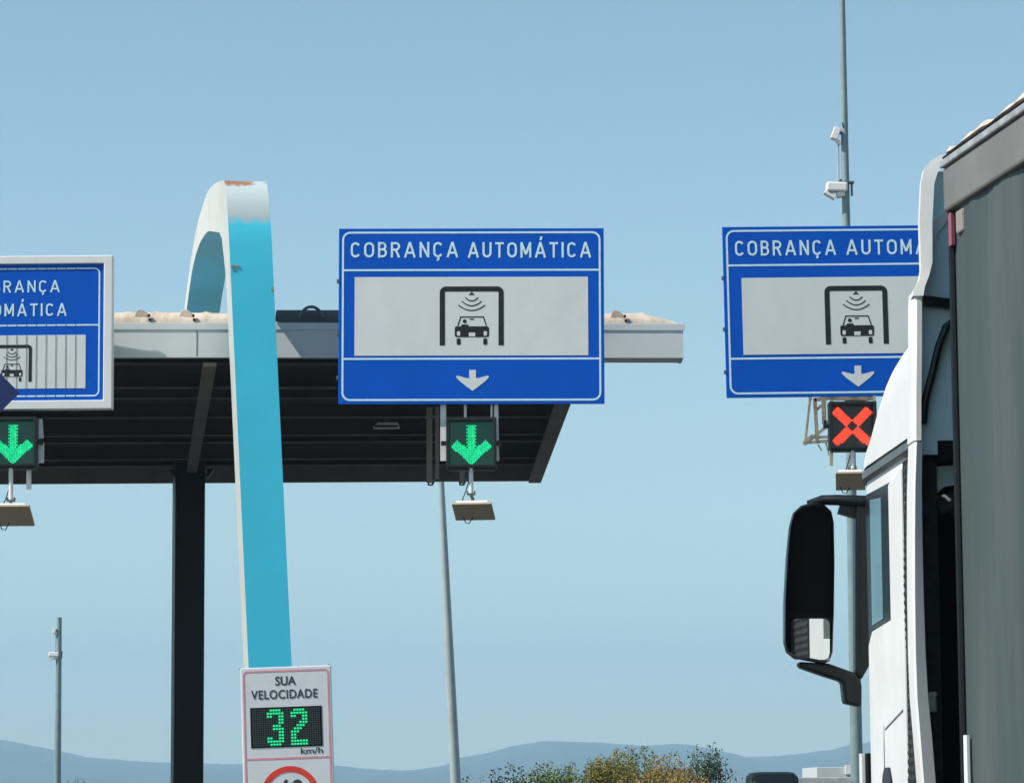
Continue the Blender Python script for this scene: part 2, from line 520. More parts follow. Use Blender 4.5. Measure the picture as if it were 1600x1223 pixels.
ridge = [(-300,1130),(-120,1140),(0,1155),(40,1163),(62,1166),(90,1174),(105,1183),(125,1186),(145,1182),(170,1186),(200,1188),(260,1191),(330,1193),
         (375,1194),(450,1192),(520,1195),(560,1199),(600,1203),(650,1203),(700,1196),(720,1185),(760,1178),(800,1166),(850,1158),
         (900,1160),(950,1162),(1000,1166),(1050,1163),(1090,1168),(1120,1176),(1150,1183),(1200,1182),(1240,1178),(1300,1170),
         (1340,1161),(1450,1150),(1600,1150),(1900,1140)]
HY = 4600.0
rx = [at(p[0], p[1], HY).x for p in ridge]; rz = [at(p[0], p[1], HY).z for p in ridge]
rng = np.random.RandomState(5)
h = MB(); rows = []
xs = np.linspace(rx[0], rx[-1], 260)
rz_i = np.interp(xs, rx, rz)
jit = rng.normal(0, 0.7, len(xs))
for j in range(15):
    t_ = (j - 9) / 9.0 if j <= 9 else (j - 9) / 5.0
    sh = math.cos(min(1, abs(t_)) * math.pi / 2) ** 1.3
    yy = HY + t_ * (1500 if t_ < 0 else 1300)
    nz = np.convolve(rng.normal(0, 12, len(xs) + 8), np.ones(9) / 9, 'valid')
    rows.append([(x, yy, max(-0.5, zz * sh + (n_ * sh * (1 - sh) * 4) + (jj if j == 9 else 0) - (0.5 if sh < 0.01 else 0))) for x, zz, n_, jj in zip(xs, rz_i, nz, jit)])
h.grid(rows)
tag(h.build('hills', M['hill'], smooth=True), 'low wooded hills fading blue on the horizon', None, None, 'structure')

# ------------------------------------------------------------------ toll canopy
FY = 44.6
FE = at(1068, 559, FY)                     # right end of the fascia beam, which reaches past the roof
HC = FE.z
XL = -24.0
ft = lambda x: FY + (x - FE.x) * 0.052     # the front edge comes slightly nearer towards the left
FR = at_z(917, 559, HC); FR = Vector((FR.x, ft(FR.x), HC))   # front right corner of the roof deck
BR = at_z(845, 750, HC)                    # back right corner
def cp(u, v, z):                           # canopy point: u = metres left of the right end, v = 0..1 front to back
    f_ = Vector((FR.x - u, ft(FR.x - u), z)); b_ = Vector((BR.x - u, BR.y, z))
    return f_.lerp(b_, v)
def fp(x, dy, z): return Vector((x, ft(x) + dy, z))
can = thing('toll_canopy', 'long flat toll plaza canopy with pale grey fascia and dark underside', 'canopy', T((FR.x - 8, FR.y + 8, 0)))
FH = at(1068, 505, FY).z - HC
LEN = FR.x - XL
XE = FE.x
b = MB()
b.prism([fp(XE, 0, HC), fp(XL, 0, HC), fp(XL, 0, HC + FH), fp(XE, 0, HC + FH)], (0, 0.12, 0))
b.prism([fp(XE, 0.121, HC), fp(XE, 0.6, HC), fp(XE, 0.6, HC + FH), fp(XE, 0.121, HC + FH)], (-0.05, 0, 0))
b.prism([fp(XE - 0.05, 0.121, HC + 0.01), fp(XE - 0.05, 0.6, HC + 0.01), fp(FR.x - 0.2, 0.6, HC + 0.01), fp(FR.x - 0.2, 0.121, HC + 0.01)], (0, 0, 0.03))
b.prism([fp(XE - 0.05, 0.57, HC + 0.05), fp(FR.x - 0.2, 0.57, HC + 0.05), fp(FR.x - 0.2, 0.57, HC + FH), fp(XE - 0.05, 0.57, HC + FH)], (0, 0.03, 0))
b.build('fascia', M['fascia'], can, world=True)
b = MB()                                   # raised trim line along the top of the fascia
zt = HC + FH - 0.10
b.prism([fp(XE + 0.03, 0, zt), fp(XL, 0, zt), fp(XL, 0, zt + 0.085), fp(XE + 0.03, 0, zt + 0.085)], (0, -0.012, 0))
b.build('trim', M['fascia'], can, world=True)
b = MB()
for x in (-1.6, -4.4, -8.9, -13.4):
    b.prism([fp(x, 0, HC + 0.02), fp(x + 0.012, 0, HC + 0.02), fp(x + 0.012, 0, HC + FH - 0.11), fp(x, 0, HC + FH - 0.11)], (0, -0.004, 0))
b.each('panel_joint', M['seam'], can, world=True)
b = MB()
b.prism([cp(0, 0.012, HC), cp(0, 0.012, HC + FH), cp(0, 1, HC + FH), cp(0, 1, HC)], (-0.1, 0, 0))
b.build('edge_panel', M['beam'], can, world=True)
b = MB()
b.prism([cp(0.0, 1.002, HC-0.005), cp(LEN, 1.002, HC-0.005), cp(LEN, 1.002, HC + FH), cp(0.0, 1.002, HC + FH)], (0, 0.12, 0))
b.build('edge_panel', M['beam'], can, world=True)
b = MB()
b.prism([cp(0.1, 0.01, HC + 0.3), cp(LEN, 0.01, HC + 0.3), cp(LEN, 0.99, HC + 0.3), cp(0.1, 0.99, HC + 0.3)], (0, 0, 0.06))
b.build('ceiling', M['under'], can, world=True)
rnd = random.Random(9)
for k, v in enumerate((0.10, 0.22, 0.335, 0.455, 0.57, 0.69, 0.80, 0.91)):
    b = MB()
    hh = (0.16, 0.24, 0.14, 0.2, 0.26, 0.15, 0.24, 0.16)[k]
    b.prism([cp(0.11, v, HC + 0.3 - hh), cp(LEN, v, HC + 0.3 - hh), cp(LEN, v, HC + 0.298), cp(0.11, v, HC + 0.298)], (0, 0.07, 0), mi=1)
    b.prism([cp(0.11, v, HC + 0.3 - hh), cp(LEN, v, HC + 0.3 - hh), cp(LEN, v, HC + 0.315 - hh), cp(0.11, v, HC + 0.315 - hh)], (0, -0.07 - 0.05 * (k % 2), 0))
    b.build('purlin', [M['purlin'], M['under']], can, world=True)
def underbeam(p0, p1, wd, dz):
    b = MB(); p0 = p0 + Vector((0, 0, dz)); p1 = p1 + Vector((0, 0, dz))
    b.prism([p0, p0 + Vector((wd, 0, 0)), p1 + Vector((wd, 0, 0)), p1], (0, 0, 0.05))
    b.build('cross_beam', M['beam'], can, world=True)
underbeam(cp(0.24, 0.015, HC), cp(0.24, 1.0, HC), 0.24, -0.055)
e0 = at_z(317, 566, HC - 0.05); e1 = at_z(290, 746, HC - 0.05); e0.y = ft(e0.x) + 0.15; e1.y = min(e1.y, BR.y - 0.05)
underbeam(e0, e1, 0.19, -0.055); underbeam(e0 + Vector((-9, -0.4, 0)), e1 + Vector((-9, 0, 0)), 0.19, -0.055)
# diagonal ties under the sheets
for a_, e_ in (((450, 700), (520, 712)), ((540, 690), (500, 703)), ((150, 700), (215, 690))):
    pass
# rounded ribbed sheet along the front edge, higher than the fascia
b = MB(); rows = []
xs_ = list(XE - np.linspace(0.0, 0.9, 12)) + list(np.linspace(XE - 1.0, XL, 330))
for x in xs_:
    u = XE - x
    k = min(1.0, 0.04 + math.sin(min(1, u / 0.7) * math.pi / 2) ** 1.1)
    rib = 0.022 if (x % 0.36) < 0.09 else 0.0
    wob = 0.006 * math.sin(u * 1.9) + rib
    rows.append([fp(x, 0.02 + 0.42 * (1 - math.cos(th)), HC + FH + 0.004 + (0.185 + wob) * k * math.sin(th)) for th in np.linspace(0, math.pi, 13)])
b.grid(rows)
b.build('roof_edge', M['roof'], can, smooth=True, world=True, normals=False)
b = MB()
b.prism([cp(0.0, 0.02, HC + FH + 0.005), cp(LEN, 0.02, HC + FH + 0.005), cp(LEN, 1.0, HC + FH - 0.02), cp(0.0, 1.0, HC + FH - 0.02)], (0, 0, -0.04))
b.build('roof', M['roof'], can, world=True)
# roof cleats: small curved cream caps, some with a dark bolt
for px in (218, 287, 962):
    c = at(px, 500, FY - 0.3); c.y = ft(c.x) + 0.0
    b = MB()
    pts = []
    for a in range(9):
        th = math.pi * a / 8
        pts.append((c.x - 0.15 * math.cos(th) * (1.0 if a > 4 else 0.5), c.y + 0.06, HC + FH + 0.015 + 0.185 * math.sin(th)))
    b.prism(pts, (0, 0.5, 0))
    cl = b.build('roof_cleat', M['roof'], can, world=True, bevel=0.01)
    b = MB()
    b.box((c.x + 0.14, c.y + 0.02, HC + FH + 0.10), (0.03, 0.05, 0.03)); b.box((c.x + 0.15, c.y + 0.02, HC + FH + 0.04), (0.03, 0.05, 0.025))
    bo = b.build('bolt', M['matte_black'], cl)
    bo.matrix_parent_inverse = Matrix.Identity(4); bo.data.transform(WM[can.name].inverted())
b = MB(); rows = []
for px in np.linspace(430, 535, 8):
    c = at(px, 500, FY - 0.3)
    rows.append([fp(c.x, -0.005 + 0.44 * (1 - math.cos(t_)), HC + FH + 0.012 + (0.225) * math.sin(t_)) for t_ in np.linspace(0, 3.1, 12)])
b.grid(rows)
b.build('roof_patch', M['roof_dark'], can, smooth=True, world=True, normals=False)
b = MB()
c = at(484, 500, FY - 0.3); c.y = ft(c.x) - 0.03
b.tube([(c.x - 0.16 * math.cos(t_) + 0.02, c.y, HC + FH + 0.03 + 0.19 * math.sin(t_)) for t_ in np.linspace(0.2, 2.9, 12)], 0.022, 8)
b.build('roof_loop', M['gasket'], can, smooth=True, world=True)

# ------------------------------------------------------------------ blue arch over the canopy
ROADA = math.atan(750 / 5040.0)            # the lanes run a little to the left of the camera's aim
r_dir = Vector((-math.sin(ROADA), math.cos(ROADA), 0)); n_dir = Vector((math.cos(ROADA), math.sin(ROADA), 0))
AY = 42.9
A0 = at(358.5, 400, AY); A0 = Vector((A0.x, A0.y, 0))
WARCH = 67 * mpp(AY)
outer = [(42.9,0),(42.9,3),(42.9,6),(42.9,8.2),(42.9,9.0),(42.93,9.35),(43.0,9.6),(43.12,9.78),(43.3,9.94),(45.2,10.28),(48,10.68),(50.5,10.86),(52.5,10.8),(54,10.6),(55.4,10.33),(56.6,10.0),(58.2,9.3),(59.6,8.4),(60.5,8.0),(60.6,7.8)]
inner = [(43.85,0),(43.85,3),(43.85,6),(43.85,8.2),(43.87,8.5),(43.95,8.8),(44.15,9.05),(44.4,9.33),(44.9,9.50),(46.2,9.74),(48.3,10.11),(50.5,10.36),(52,10.42),(53.2,10.38),(54.3,10.22),(55.3,10.0),(57.0,9.6),(58.6,8.9),(59.3,8.3),(59.4,7.8)]
def catmull(P, n):
    out = []
    for i in range(len(P) - 1):
        p0 = P[max(0, i-1)]; p1 = P[i]; p2 = P[i+1]; p3 = P[min(len(P)-1, i+2)]
        for k in range(n):
            t_ = k / n
            out.append(tuple(0.5 * ((2*b_) + (-a_+c_)*t_ + (2*a_-5*b_+4*c_-d_)*t_*t_ + (-a_+3*b_-3*c_+d_)*t_**3) for a_, b_, c_, d_ in zip(p0, p1, p2, p3)))
    out.append(P[-1])
    return out
# straight leg and the sharp shoulder stay sharp; the rest is a smooth curve
outer_s = outer[:8] + catmull(outer[8:], 4); inner_s = inner[:8] + catmull(inner[8:], 4)
def arch_pt(Y, z, lat):
    near = max(0.0, min(1.0, (50 - Y) / 6.0))
    shift = 0.05 * (8.9 - z) * near
    return A0 + r_dir * ((Y - AY) / math.cos(ROADA)) + n_dir * (lat + shift) + Vector((0, 0, z))
arch = thing('canopy_arch', 'tall curved white and blue arch rising over the toll canopy', 'arch', T(A0))
b = MB()
OL = [arch_pt(Y, z, 0) for Y, z in outer_s]; OR = [arch_pt(Y, z, WARCH) for Y, z in outer_s]
IL = [arch_pt(Y, z, 0) for Y, z in inner_s]; IR = [arch_pt(Y, z, WARCH) for Y, z in inner_s]
n = len(OL)
vs = OL + OR + IL + IR
fs = []; mi = []
for i in range(n-1):
    fs.append([i, i+1, n+i+1, n+i]); mi.append(0 if i < 8 else 1)
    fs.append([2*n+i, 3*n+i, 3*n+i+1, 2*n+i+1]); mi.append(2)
    fs.append([i, 2*n+i, 2*n+i+1, i+1]); mi.append(1)
    fs.append([n+i, n+i+1, 3*n+i+1, 3*n+i]); mi.append(1)
b.v = vs; b.f = fs; b.mi = mi
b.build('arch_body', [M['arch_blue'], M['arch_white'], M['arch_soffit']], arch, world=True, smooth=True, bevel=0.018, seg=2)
b = MB()
c0 = arch_pt(59.58, 0, 0.0); c1 = arch_pt(60.58, 0, 0.0)
b.prism([arch_pt(59.38, 0, -0.004), arch_pt(60.62, 0, -0.004), arch_pt(60.62, 0, WARCH-0.03), arch_pt(59.38, 0, WARCH-0.03)], (0, 0, HC + 0.25))
b.build('column', M['column'], arch, world=True, bevel=0.03)
b = MB()                                   # dark gussets where the column meets the canopy
cm = arch_pt(59.4, 0, WARCH / 2)
for sgn in (-1, 1):
    x0 = cm.x + sgn * WARCH / 2
    b.prism([(x0, cm.y, HC - 0.20), (x0 + sgn * 0.13, cm.y, HC - 0.03), (x0, cm.y, HC - 0.03)], (0, 0.25, 0))
b.each('gusset', M['column'], arch, world=True)
b = MB()                                   # chipped lifting lug and paint chips on the front edge
zl = at(365, 416, AY).z; fr = RZ(ROADA).to_3x3()
b.box(arch_pt(42.9, zl, 0.07), (0.11, 0.016, 0.03), fr); b.box(arch_pt(42.9, zl - 0.05, 0.05), (0.05, 0.012, 0.02), fr)
zl = at(424, 450, AY).z; b.box(arch_pt(42.9, zl, WARCH - 0.02), (0.035, 0.016, 0.05), fr)
b.each('rusty_lug', M['old_steel'], arch, world=True)

# ------------------------------------------------------------------ overhead lane signs
def lane_sign(label, Y, box, roll, yaw, lay, framed=False):
    x0, y0, x1, y1 = box
    k = mpp(Y) * 1.0
    ctr = at((x0+x1)/2, (y0+y1)/2, Y)
    t = thing('lane_sign', label, 'sign', T(ctr) @ RZ(yaw) @ RY(roll), 'automatic toll lane signs')
    cx, cy = (x0+x1)/2, (y0+y1)/2
    S = lambda px, py: ((px-cx)*k, (cy-py)*k)
    X = lambda px: (px-cx)*k
    Z = lambda py: (cy-py)*k
    bx0, by0, bx1, by1 = lay['blue']
    b = MB(); b.rect(X(bx0), Z(by1), X(bx1), Z(by0), 0.0, 0.04)
    b.build('board', M['sign_blue'], t, bevel=0.004)
    e = lay.get('inset', 5); lw = lay.get('lw', 3.0); R = lay.get('rad', 13)
    b = MB()
    b.ring(rrect(X(bx0+e), Z(by1-e), X(bx1-e), Z(by0+e), R*k), rrect(X(bx0+e+lw), Z(by1-e-lw), X(bx1-e-lw), Z(by0+e+lw), (R-lw)*k), -0.003, 0.0025)
    for dv in lay['div']:
        b.rect(X(bx0+e+lw), Z(dv+lw/2), X(bx1-e-lw), Z(dv-lw/2), -0.003, 0.0025)
    b.build('border', M['sign_letter'], t)
    for body, tx0, tx1, base, cap, sp in lay['text']:
        b = MB()
        put_sign_text(b, body, X(tx0), X(tx1), Z(base), cap*k, -0.004)
        b.build('lettering', M['sign_letter'], t)
    wx0, wy0, wx1, wy1 = lay['panel']
    b = MB(); b.rect(X(wx0), Z(wy1), X(wx1), Z(wy0), -0.004, 0.0035)
    wp = b.build('white_panel', M['sign_white'], t)
    # pictogram: gantry, waves, car front with driver
    ox, oy, s = lay['picto']               # centre x, top y, scale
    PX = lambda px: X(ox + (px-737)*s)
    PZ = lambda py: Z(oy + (py-447)*s)
    q = MB(); yy = -0.007; th = 0.0025
    outl = []; inl = []
    for ccx, a0, a1 in ((777, 0, 90), (697, 90, 180)):
        for j in range(7):
            a = math.radians(a0 + (a1-a0)*j/6)
            outl.append((PX(ccx + 10*math.cos(a)), PZ(457 - 10*math.sin(a))))
            inl.append((PX(ccx + 2.0*math.cos(a)), PZ(457 - 2.0*math.sin(a))))
    shape = [(PX(787), PZ(540))] + outl + [(PX(687), PZ(540)), (PX(695.2), PZ(540))] + inl[::-1] + [(PX(778.8), PZ(540))]
    q.flat(shape, yy, th)
    q.flat([(PX(732), PZ(460.5)), (PX(742), PZ(460.5)), (PX(739.5), PZ(458)), (PX(737.8), PZ(457.4)), (PX(737.8), PZ(454)), (PX(736.4), PZ(454)), (PX(736.4), PZ(457.4)), (PX(734.5), PZ(458))], yy, th)
    for hw, ye, yb in ((10, 464.5, 470), (15.2, 470.5, 477.6), (20.8, 476.5, 485)):
        q.stroke([(PX(737 + hw*u_), PZ(ye + (yb-ye)*(1-u_*u_))) for u_ in np.linspace(-1, 1, 13)], 1.7*k*s, yy, th)
    for a_, b_ in (((719.5, 495.2), (755.5, 495.2)), ((719.9, 494.6), (715.2, 509.5)), ((755.1, 494.6), (759.8, 509.5))):
        q.stroke([(PX(a_[0]), PZ(a_[1])), (PX(b_[0]), PZ(b_[1]))], 1.7*k*s, yy, th)
    q.flat(rrect(PX(733.5), PZ(499.6), PX(740.5), PZ(497.8), 0.8*k*s, 3), yy, th)
    q.flat(circle(PX(726), PZ(502), 3.1*k*s, 16), yy, th)
    q.flat([(PX(720.5), PZ(510.2)), (PX(732), PZ(510.2)), (PX(732), PZ(508.4)), (PX(730.5), PZ(507)), (PX(722), PZ(507)), (PX(720.5), PZ(508.4))], yy, th)
    q.flat(rrect(PX(710.5), PZ(527), PX(764), PZ(510), 3*k*s, 4), yy, th)
    for a_ in (713.5, 755):
        q.flat(rrect(PX(a_), PZ(539), PX(a_+6.2), PZ(529), 1.6*k*s, 4), yy, th)
    pc = q.build('pictogram', M['sign_black'], wp)
    q = MB()
    q.flat(rrect(PX(714), PZ(524.8), PX(719), PZ(518), 1*k*s, 3), -0.0095, 0.002)
    q.flat(rrect(PX(755.8), PZ(524.8), PX(760.8), PZ(518), 1*k*s, 3), -0.0095, 0.002)
    q.rect(PX(732.5), PZ(526), PX(742.5), PZ(520), -0.0095, 0.002)
    q.build('pictogram_lamps', M['sign_white'], wp)
    if 'arrow' in lay:
        ax, ay, s2 = lay['arrow']
        AX = lambda d: X(ax + d*s2)
        AZ = lambda d: Z(ay + d*s2)
        b = MB()
        half = [(5.2, 0), (5.2, 13.2), (10, 12.8), (17, 10.8), (22.5, 9.3), (24.8, 9.4), (25.6, 10.8), (24.8, 12.6), (19, 18.5), (10, 25.5), (0, 33)]
        pts = [(AX(p), AZ(q_)) for p, q_ in half] + [(AX(-p), AZ(q_)) for p, q_ in half[-2::-1]]
        b.flat(pts, -0.004, 0.0035)
        b.build('arrow', M['sign_white'], t)
    if 'seams' in lay:
        b = MB()
        for sx in lay['seams']:
            b.rect(X(sx-0.4), Z(wy1), X(sx+0.4), Z(wy0), -0.0098, 0.0015)
            b.rect(X(sx-0.5), Z(by0+e+lw+1), X(sx+0.5), Z(by0+e-1), -0.0055, 0.002)
            b.rect(X(sx-0.5), Z(by1-e+1), X(sx+0.5), Z(by1-e-lw-1), -0.0055, 0.002)
            b.rect(X(sx-0.5), Z(lay['div'][0]+lw/2), X(sx+0.5), Z(lay['div'][0]-lw/2), -0.0055, 0.002)
        b.build('seam', M['seam'], t)
    if framed:
        b = MB()
        dpt = 0.16
        fo = [(X(x0), Z(y1)), (X(x1), Z(y1)), (X(x1), Z(y0)), (X(x0), Z(y0))]
        fi = [(X(bx0-0), Z(by1)), (X(bx1), Z(by1)), (X(bx1), Z(by0)), (X(bx0), Z(by0))]
        b.ring(fo, fi, -0.035, dpt + 0.035)
        b.build('frame', M['white_paint'], t, bevel=0.012)
        b = MB(); b.rect(X(bx0), Z(by1), X(bx1), Z(by0), 0.042, 0.1)
        b.build('back_box', M['steel'], t)
    # mounting frame between sign and canopy edge / gantry
    b = MB()
    dz = 0.6 if not framed else 0.7
    ym = 0.045 if not framed else 0.165
    for sx in (-0.32, 0.32):
        b.box((sx*(x1-x0)*k, ym+0.045, 0), (0.09, 0.085, (y1-y0)*k*0.94))
    for sz in (-0.30, 0.30):
        b.box((0, ym+0.045+0.09, sz*(y1-y0)*k), ((x1-x0)*k*0.9, 0.09, 0.08))
    b.each('mounting_frame', M['steel'], t)
    if lay.get('fix'):
        b = MB()
        for sx in (-0.32, 0.32):
            b.box((sx*(x1-x0)*k, lay['fix']/2+0.16, 0.24), (0.07, lay['fix']-0.32+0.3, 0.07))
        b.each('standoff', M['steel'], t)
    b = MB()                                # edge clips
    for ez in (-0.35, -0.1, 0.2):
        b.box((X(x0)-0.012, 0.02, ez*(y1-y0)*k), (0.03, 0.05, 0.05))
    b.each('edge_clip', M['gasket'], t)
    return t, k

lay_c = dict(blue=(529,355,944,632), div=(421,561), text=[('COBRANÇA', 547.5, 716, 401, 24.5, 1.14), ('AUTOMÁTICA', 731, 924, 401.5, 24.5, 1.14)],
             panel=(554,432,919,556), picto=(737,447,1.0), arrow=(738.3,578.5,1.0), fix=1.5)
sign_c, kc = lane_sign('blue lane sign with white panel above the green arrow signal at the canopy front', 43.0, (529,355,944,632), 0.004, 0.0, lay_c)
# right sign: nearly the same, lower header
lay_r = dict(blue=(1131,351,1545,620), div=(412,559), text=[('COBRANÇA', 1150, 1309, 397, 24, 1.14), ('AUTOMÁTICA', 1325, 1526, 397, 24, 1.14)],
             panel=(1159,432,1520,553), picto=(1338,446,0.99), arrow=(1337.5,572,1.0))
sign_r, kr = lane_sign('blue lane sign above the red cross signal, partly hidden by the white truck', 44.1, (1131,351,1545,620), -0.012, 0.05, lay_r)
lay_l = dict(blue=(-124,412,162,627), div=(508.5,), inset=6, lw=2.4, rad=9,
             text=[('COBRANÇA', -48, 93, 456.5, 19, 1.14), ('AUTOMÁTICA', -66, 104, 494, 20, 1.12)],
             panel=(-96,524,134,608), picto=(19,539,0.625), seams=[11-15.3*k_ for k_ in range(0, 7)] + [11+15.3*k_ for k_ in range(1, 8)], fix=0.8)
sign_l, kl = lane_sign('blue lane sign with seams in a thick white frame and two lines of lettering', 43.6, (-137,399,176,641), -0.003, 0.0, lay_l, True)

# ------------------------------------------------------------------ lane signals
def lane_signal(label, Y, ctr_px, size_px, kind, posts, foot=None):
    k = mpp(Y)
    c = at(*ctr_px, Y)
    t = thing('lane_signal', label, 'traffic signal', T(c), 'lane signals under the signs')
    h_ = size_px * k / 2
    b = MB()
    b.ring([(-h_, -h_), (h_, -h_), (h_, h_), (-h_, h_)], [(-h_*.87, -h_*.87), (h_*.87, -h_*.87), (h_*.87, h_*.87), (-h_*.87, h_*.87)], -0.10, 0.26)
    b.rect(-h_*.87, -h_*.87, h_*.87, h_*.87, 0.06, 0.10)
    b.build('housing', M['signal_box'], t, bevel=0.008)
    b = MB(); b.rect(-h_*.868, -h_*.868, h_*.868, h_*.868, 0.03, 0.02)
    b.build('face', M['signal_green_face'] if kind == 'arrow' else M['signal_red_face'], t)
    b = MB()
    N = 26; p = 2*h_*0.86/N
    def inside(x, z):                       # x,z in -1..1
        x, z = x*0.93, z*0.95 + 0.02
        if kind == 'arrow':
            if abs(x) < 0.17 + 0.03 * (int((z + 1) * 13) % 2) and -0.75 < z < 0.84: return True
            for sg in (-1, 1):
                # wing from the tip (0,-.95) up to (.95,.05)
                dx, dz = sg*0.72, 0.72
                px_, pz_ = x, z + 0.70
                al = (px_*dx + pz_*dz) / (dx*dx+dz*dz) 
                pe = abs(px_*(-dz) + pz_*dx) / math.hypot(dx, dz)
                if -0.14 < al < 1.04 and pe < 0.205: return True
            return False
        for sg in (-1, 1):
            u = (x + sg*z) / math.sqrt(2); v = (x - sg*z) / math.sqrt(2)
            if abs(v) < 0.20 and 0.17 < abs(u) < 1.12: return True
        return False
    for i in range(N):
        for j in range(N):
            x = (i + .5)/N*2-1; z = (j + .5)/N*2-1
            if inside(x, z):
                X_, Z_ = x*h_*0.86, z*h_*0.86
                r_ = p*0.44
                b.add([(X_-r_, 0.026, Z_-r_), (X_+r_, 0.026, Z_-r_), (X_+r_, 0.026, Z_+r_), (X_-r_, 0.026, Z_+r_)], [[0,1,2,3]])
    b.build('led_' + ('arrow' if kind == 'arrow' else 'cross'), M['led_green'] if kind == 'arrow' else M['led_red'], t)
    for px0, py0, px1, py1, wpx in posts:
        a_ = at(px0, py0, Y+0.12) - c; e_ = at(px1, py1, Y+0.12) - c
        b = MB(); b.bar(a_, e_, wpx*k, 0.05)
        b.build('hanger', M['white_paint'] if kind == 'arrow' else M['old_steel'], t)
    b = MB()
    for sg in (-1, 1):
        b.box((sg*(h_+0.035), 0.03, 0.0), (0.075, 0.06, 0.06))
    b.box((0, 0.03, -h_-0.02), (2*h_*0.9, 0.1, 0.03))
    b.each('clamp', M['black_plastic'], t)
    return t
sig_c = lane_signal('green down arrow signal hanging below the central lane sign', 43.0, (736.5, 692), 78, 'arrow',
            [(692.5, 628, 692.5, 720, 9), (775, 628, 777, 720, 6.5), (727, 628, 727, 652, 4), (768, 628, 768, 655, 3)])
sig_l = lane_signal('green down arrow signal below the white framed sign at the left edge', 43.6, (20, 691), 77, 'arrow',
            [(62, 655, 64, 685, 8), (64.5, 692, 64.5, 723, 8), (-20, 640, -20, 720, 8), (45, 733, 45, 764, 7)])
sig_r = lane_signal('red cross signal below the right lane sign beside the truck', 44.0, (1332, 665), 74, 'cross',
            [(1299, 700, 1299, 727, 5), (1300, 618, 1300, 640, 5), (1366, 618, 1366, 640, 4)])

# hanging bracket pair behind the central signal
b = MB()
t = thing('hanging_bracket', 'pair of dark steel brackets hanging from the canopy behind the central signal', 'bracket', T(at(690, 650, 46.5)))
for px, y0_, y1_, wd in ((671, 636, 754, 9), (683, 636, 748, 6), (722, 720, 755, 8)):
    b = MB(); b.bar(at(px, y0_, 46.5), at(px, y1_, 46.5), wd*mpp(46.5), 0.06)
    b.build('upright', M['beam'], t, world=True)
for px, y_ in ((672, 752), (721, 752)):
    p_ = at(px, y_, 46.5); b = MB()
    b.tube([p_ + Vector((-.03, 0, .02)), p_ + Vector((-.02, 0, -.05)), p_ + Vector((.03, 0, -.05)), p_ + Vector((.07, 0, .03)), p_ + Vector((.07, 0, .08))], 0.018, 6)
    b.build('hook', M['gasket'], t, world=True, smooth=True)
b = MB(); b.bar(at(664, 652, 46.5), at(690, 650, 46.5), 0.04, 0.04)
b.build('crosspiece', M['beam'], t, world=True)

# ------------------------------------------------------------------ tag reading antennas
def antenna(label, Y, pole_px, pole_top, pole_bot, pan, tilt=0.42, shear=0.0, cable=True):
    k = mpp(Y)
    top = at(pole_px, pole_top, Y); bot = at(pole_px, pole_bot, Y)
    x0, y0_, x1, y1_ = pan
    pc = at((x0+x1)/2, (y0_+y1_)/2, Y)
    t = thing('toll_antenna', label, 'antenna', T(top), 'flat toll antennas hanging below the signals')
    b = MB(); b.tube([top - top, bot - top], 0.031, 12)
    b.build('drop_pipe', M['white_paint'], t, smooth=True)
    b = MB()
    c = pc - top
    jb = bot - top
    b.box(jb, (0.10, 0.07, 0.025)); b.box(jb + Vector((0.05, 0, 0.02)), (0.02, 0.05, 0.05)); b.box(jb + Vector((-0.05, 0, 0.02)), (0.02, 0.05, 0.05))
    b.tube([jb, c + Vector((0.01, 0.03, (y1_-y0_)*k*0.5))], 0.022, 8)
    b.build('swivel', M['gasket'], t)
    wd = (x1-x0)*k; hgt = (y1_-y0_)*k
    R_ = (RZ(shear) @ RX(math.pi/2 - tilt)).to_3x3()   # face leans down towards the traffic
    dep = hgt / math.sin(tilt) * 0.92
    b = MB(); b.box(c, (wd, 0.035, dep), R_)
    b.build('panel', M['antenna'], t, bevel=0.008)
    b = MB(); b.box(c + R_ @ Vector((0, 0.04, 0.0)), (wd*0.8, 0.045, dep*0.85), R_)
    b.build('panel_back', M['white_paint'], t, bevel=0.01)
    if cable:
        b = MB()
        b.tube([jb + Vector((-.02, .05, .22)), jb + Vector((-.07, .05, .05)), jb + Vector((-.13, .04, -.10)), c + Vector((-.14, .06, hgt*0.4))], 0.008, 6)
        b.tube([c + Vector((-.14, .02, -hgt*.35)), c + Vector((-.11, .03, -hgt*.75)), c + Vector((-.06, .03, -hgt*.8)), c + Vector((-.01, .03, -hgt*.4))], 0.008, 6)
        b.build('cable', M['black_plastic'], t, smooth=True)
    return t
antenna('flat beige antenna hanging on a short white pipe below the central green arrow', 43.0, 736, 731, 772, (709, 787, 771, 810), shear=-0.12)
antenna('flat beige antenna at the left edge below the framed sign', 43.6, 17, 731, 782, (-20, 791, 50, 819), shear=0.0)
antenna('flat beige antenna below the red cross signal, touching the truck mirror in view', 44.0, 1332, 704, 734, (1306, 739, 1352, 763), shear=-0.1)

# floodlight under the canopy
p = at(603, 664, 53.0)
t = thing('ceiling_floodlight', 'grey floodlight hanging from the dark canopy underside left of the green arrow', 'floodlight', T(p))
b = MB()
b.prism([(-0.22, 0, -0.04), (0.23, 0, -0.04), (0.20, 0, 0.05), (-0.14, 0, 0.05)], (0, 0.25, 0)); b.build('lamp_body', M['white_paint'], t, bevel=0.01)
b = MB(); b.tube([(0, .1, .04), (0.0, .1, .12), (0.03, .1, .22), (0.03, .1, HC + 0.25 - p.z)], 0.02, 6); b.box((0.0, 0.1, 0.12), (0.09, 0.08, 0.05)); b.build('bracket', M['gasket'], t)
b = MB(); b.rect(-0.19, -0.035, 0.19, 0.0, -0.004, 0.004); b.build('lens', M['glass'], t)

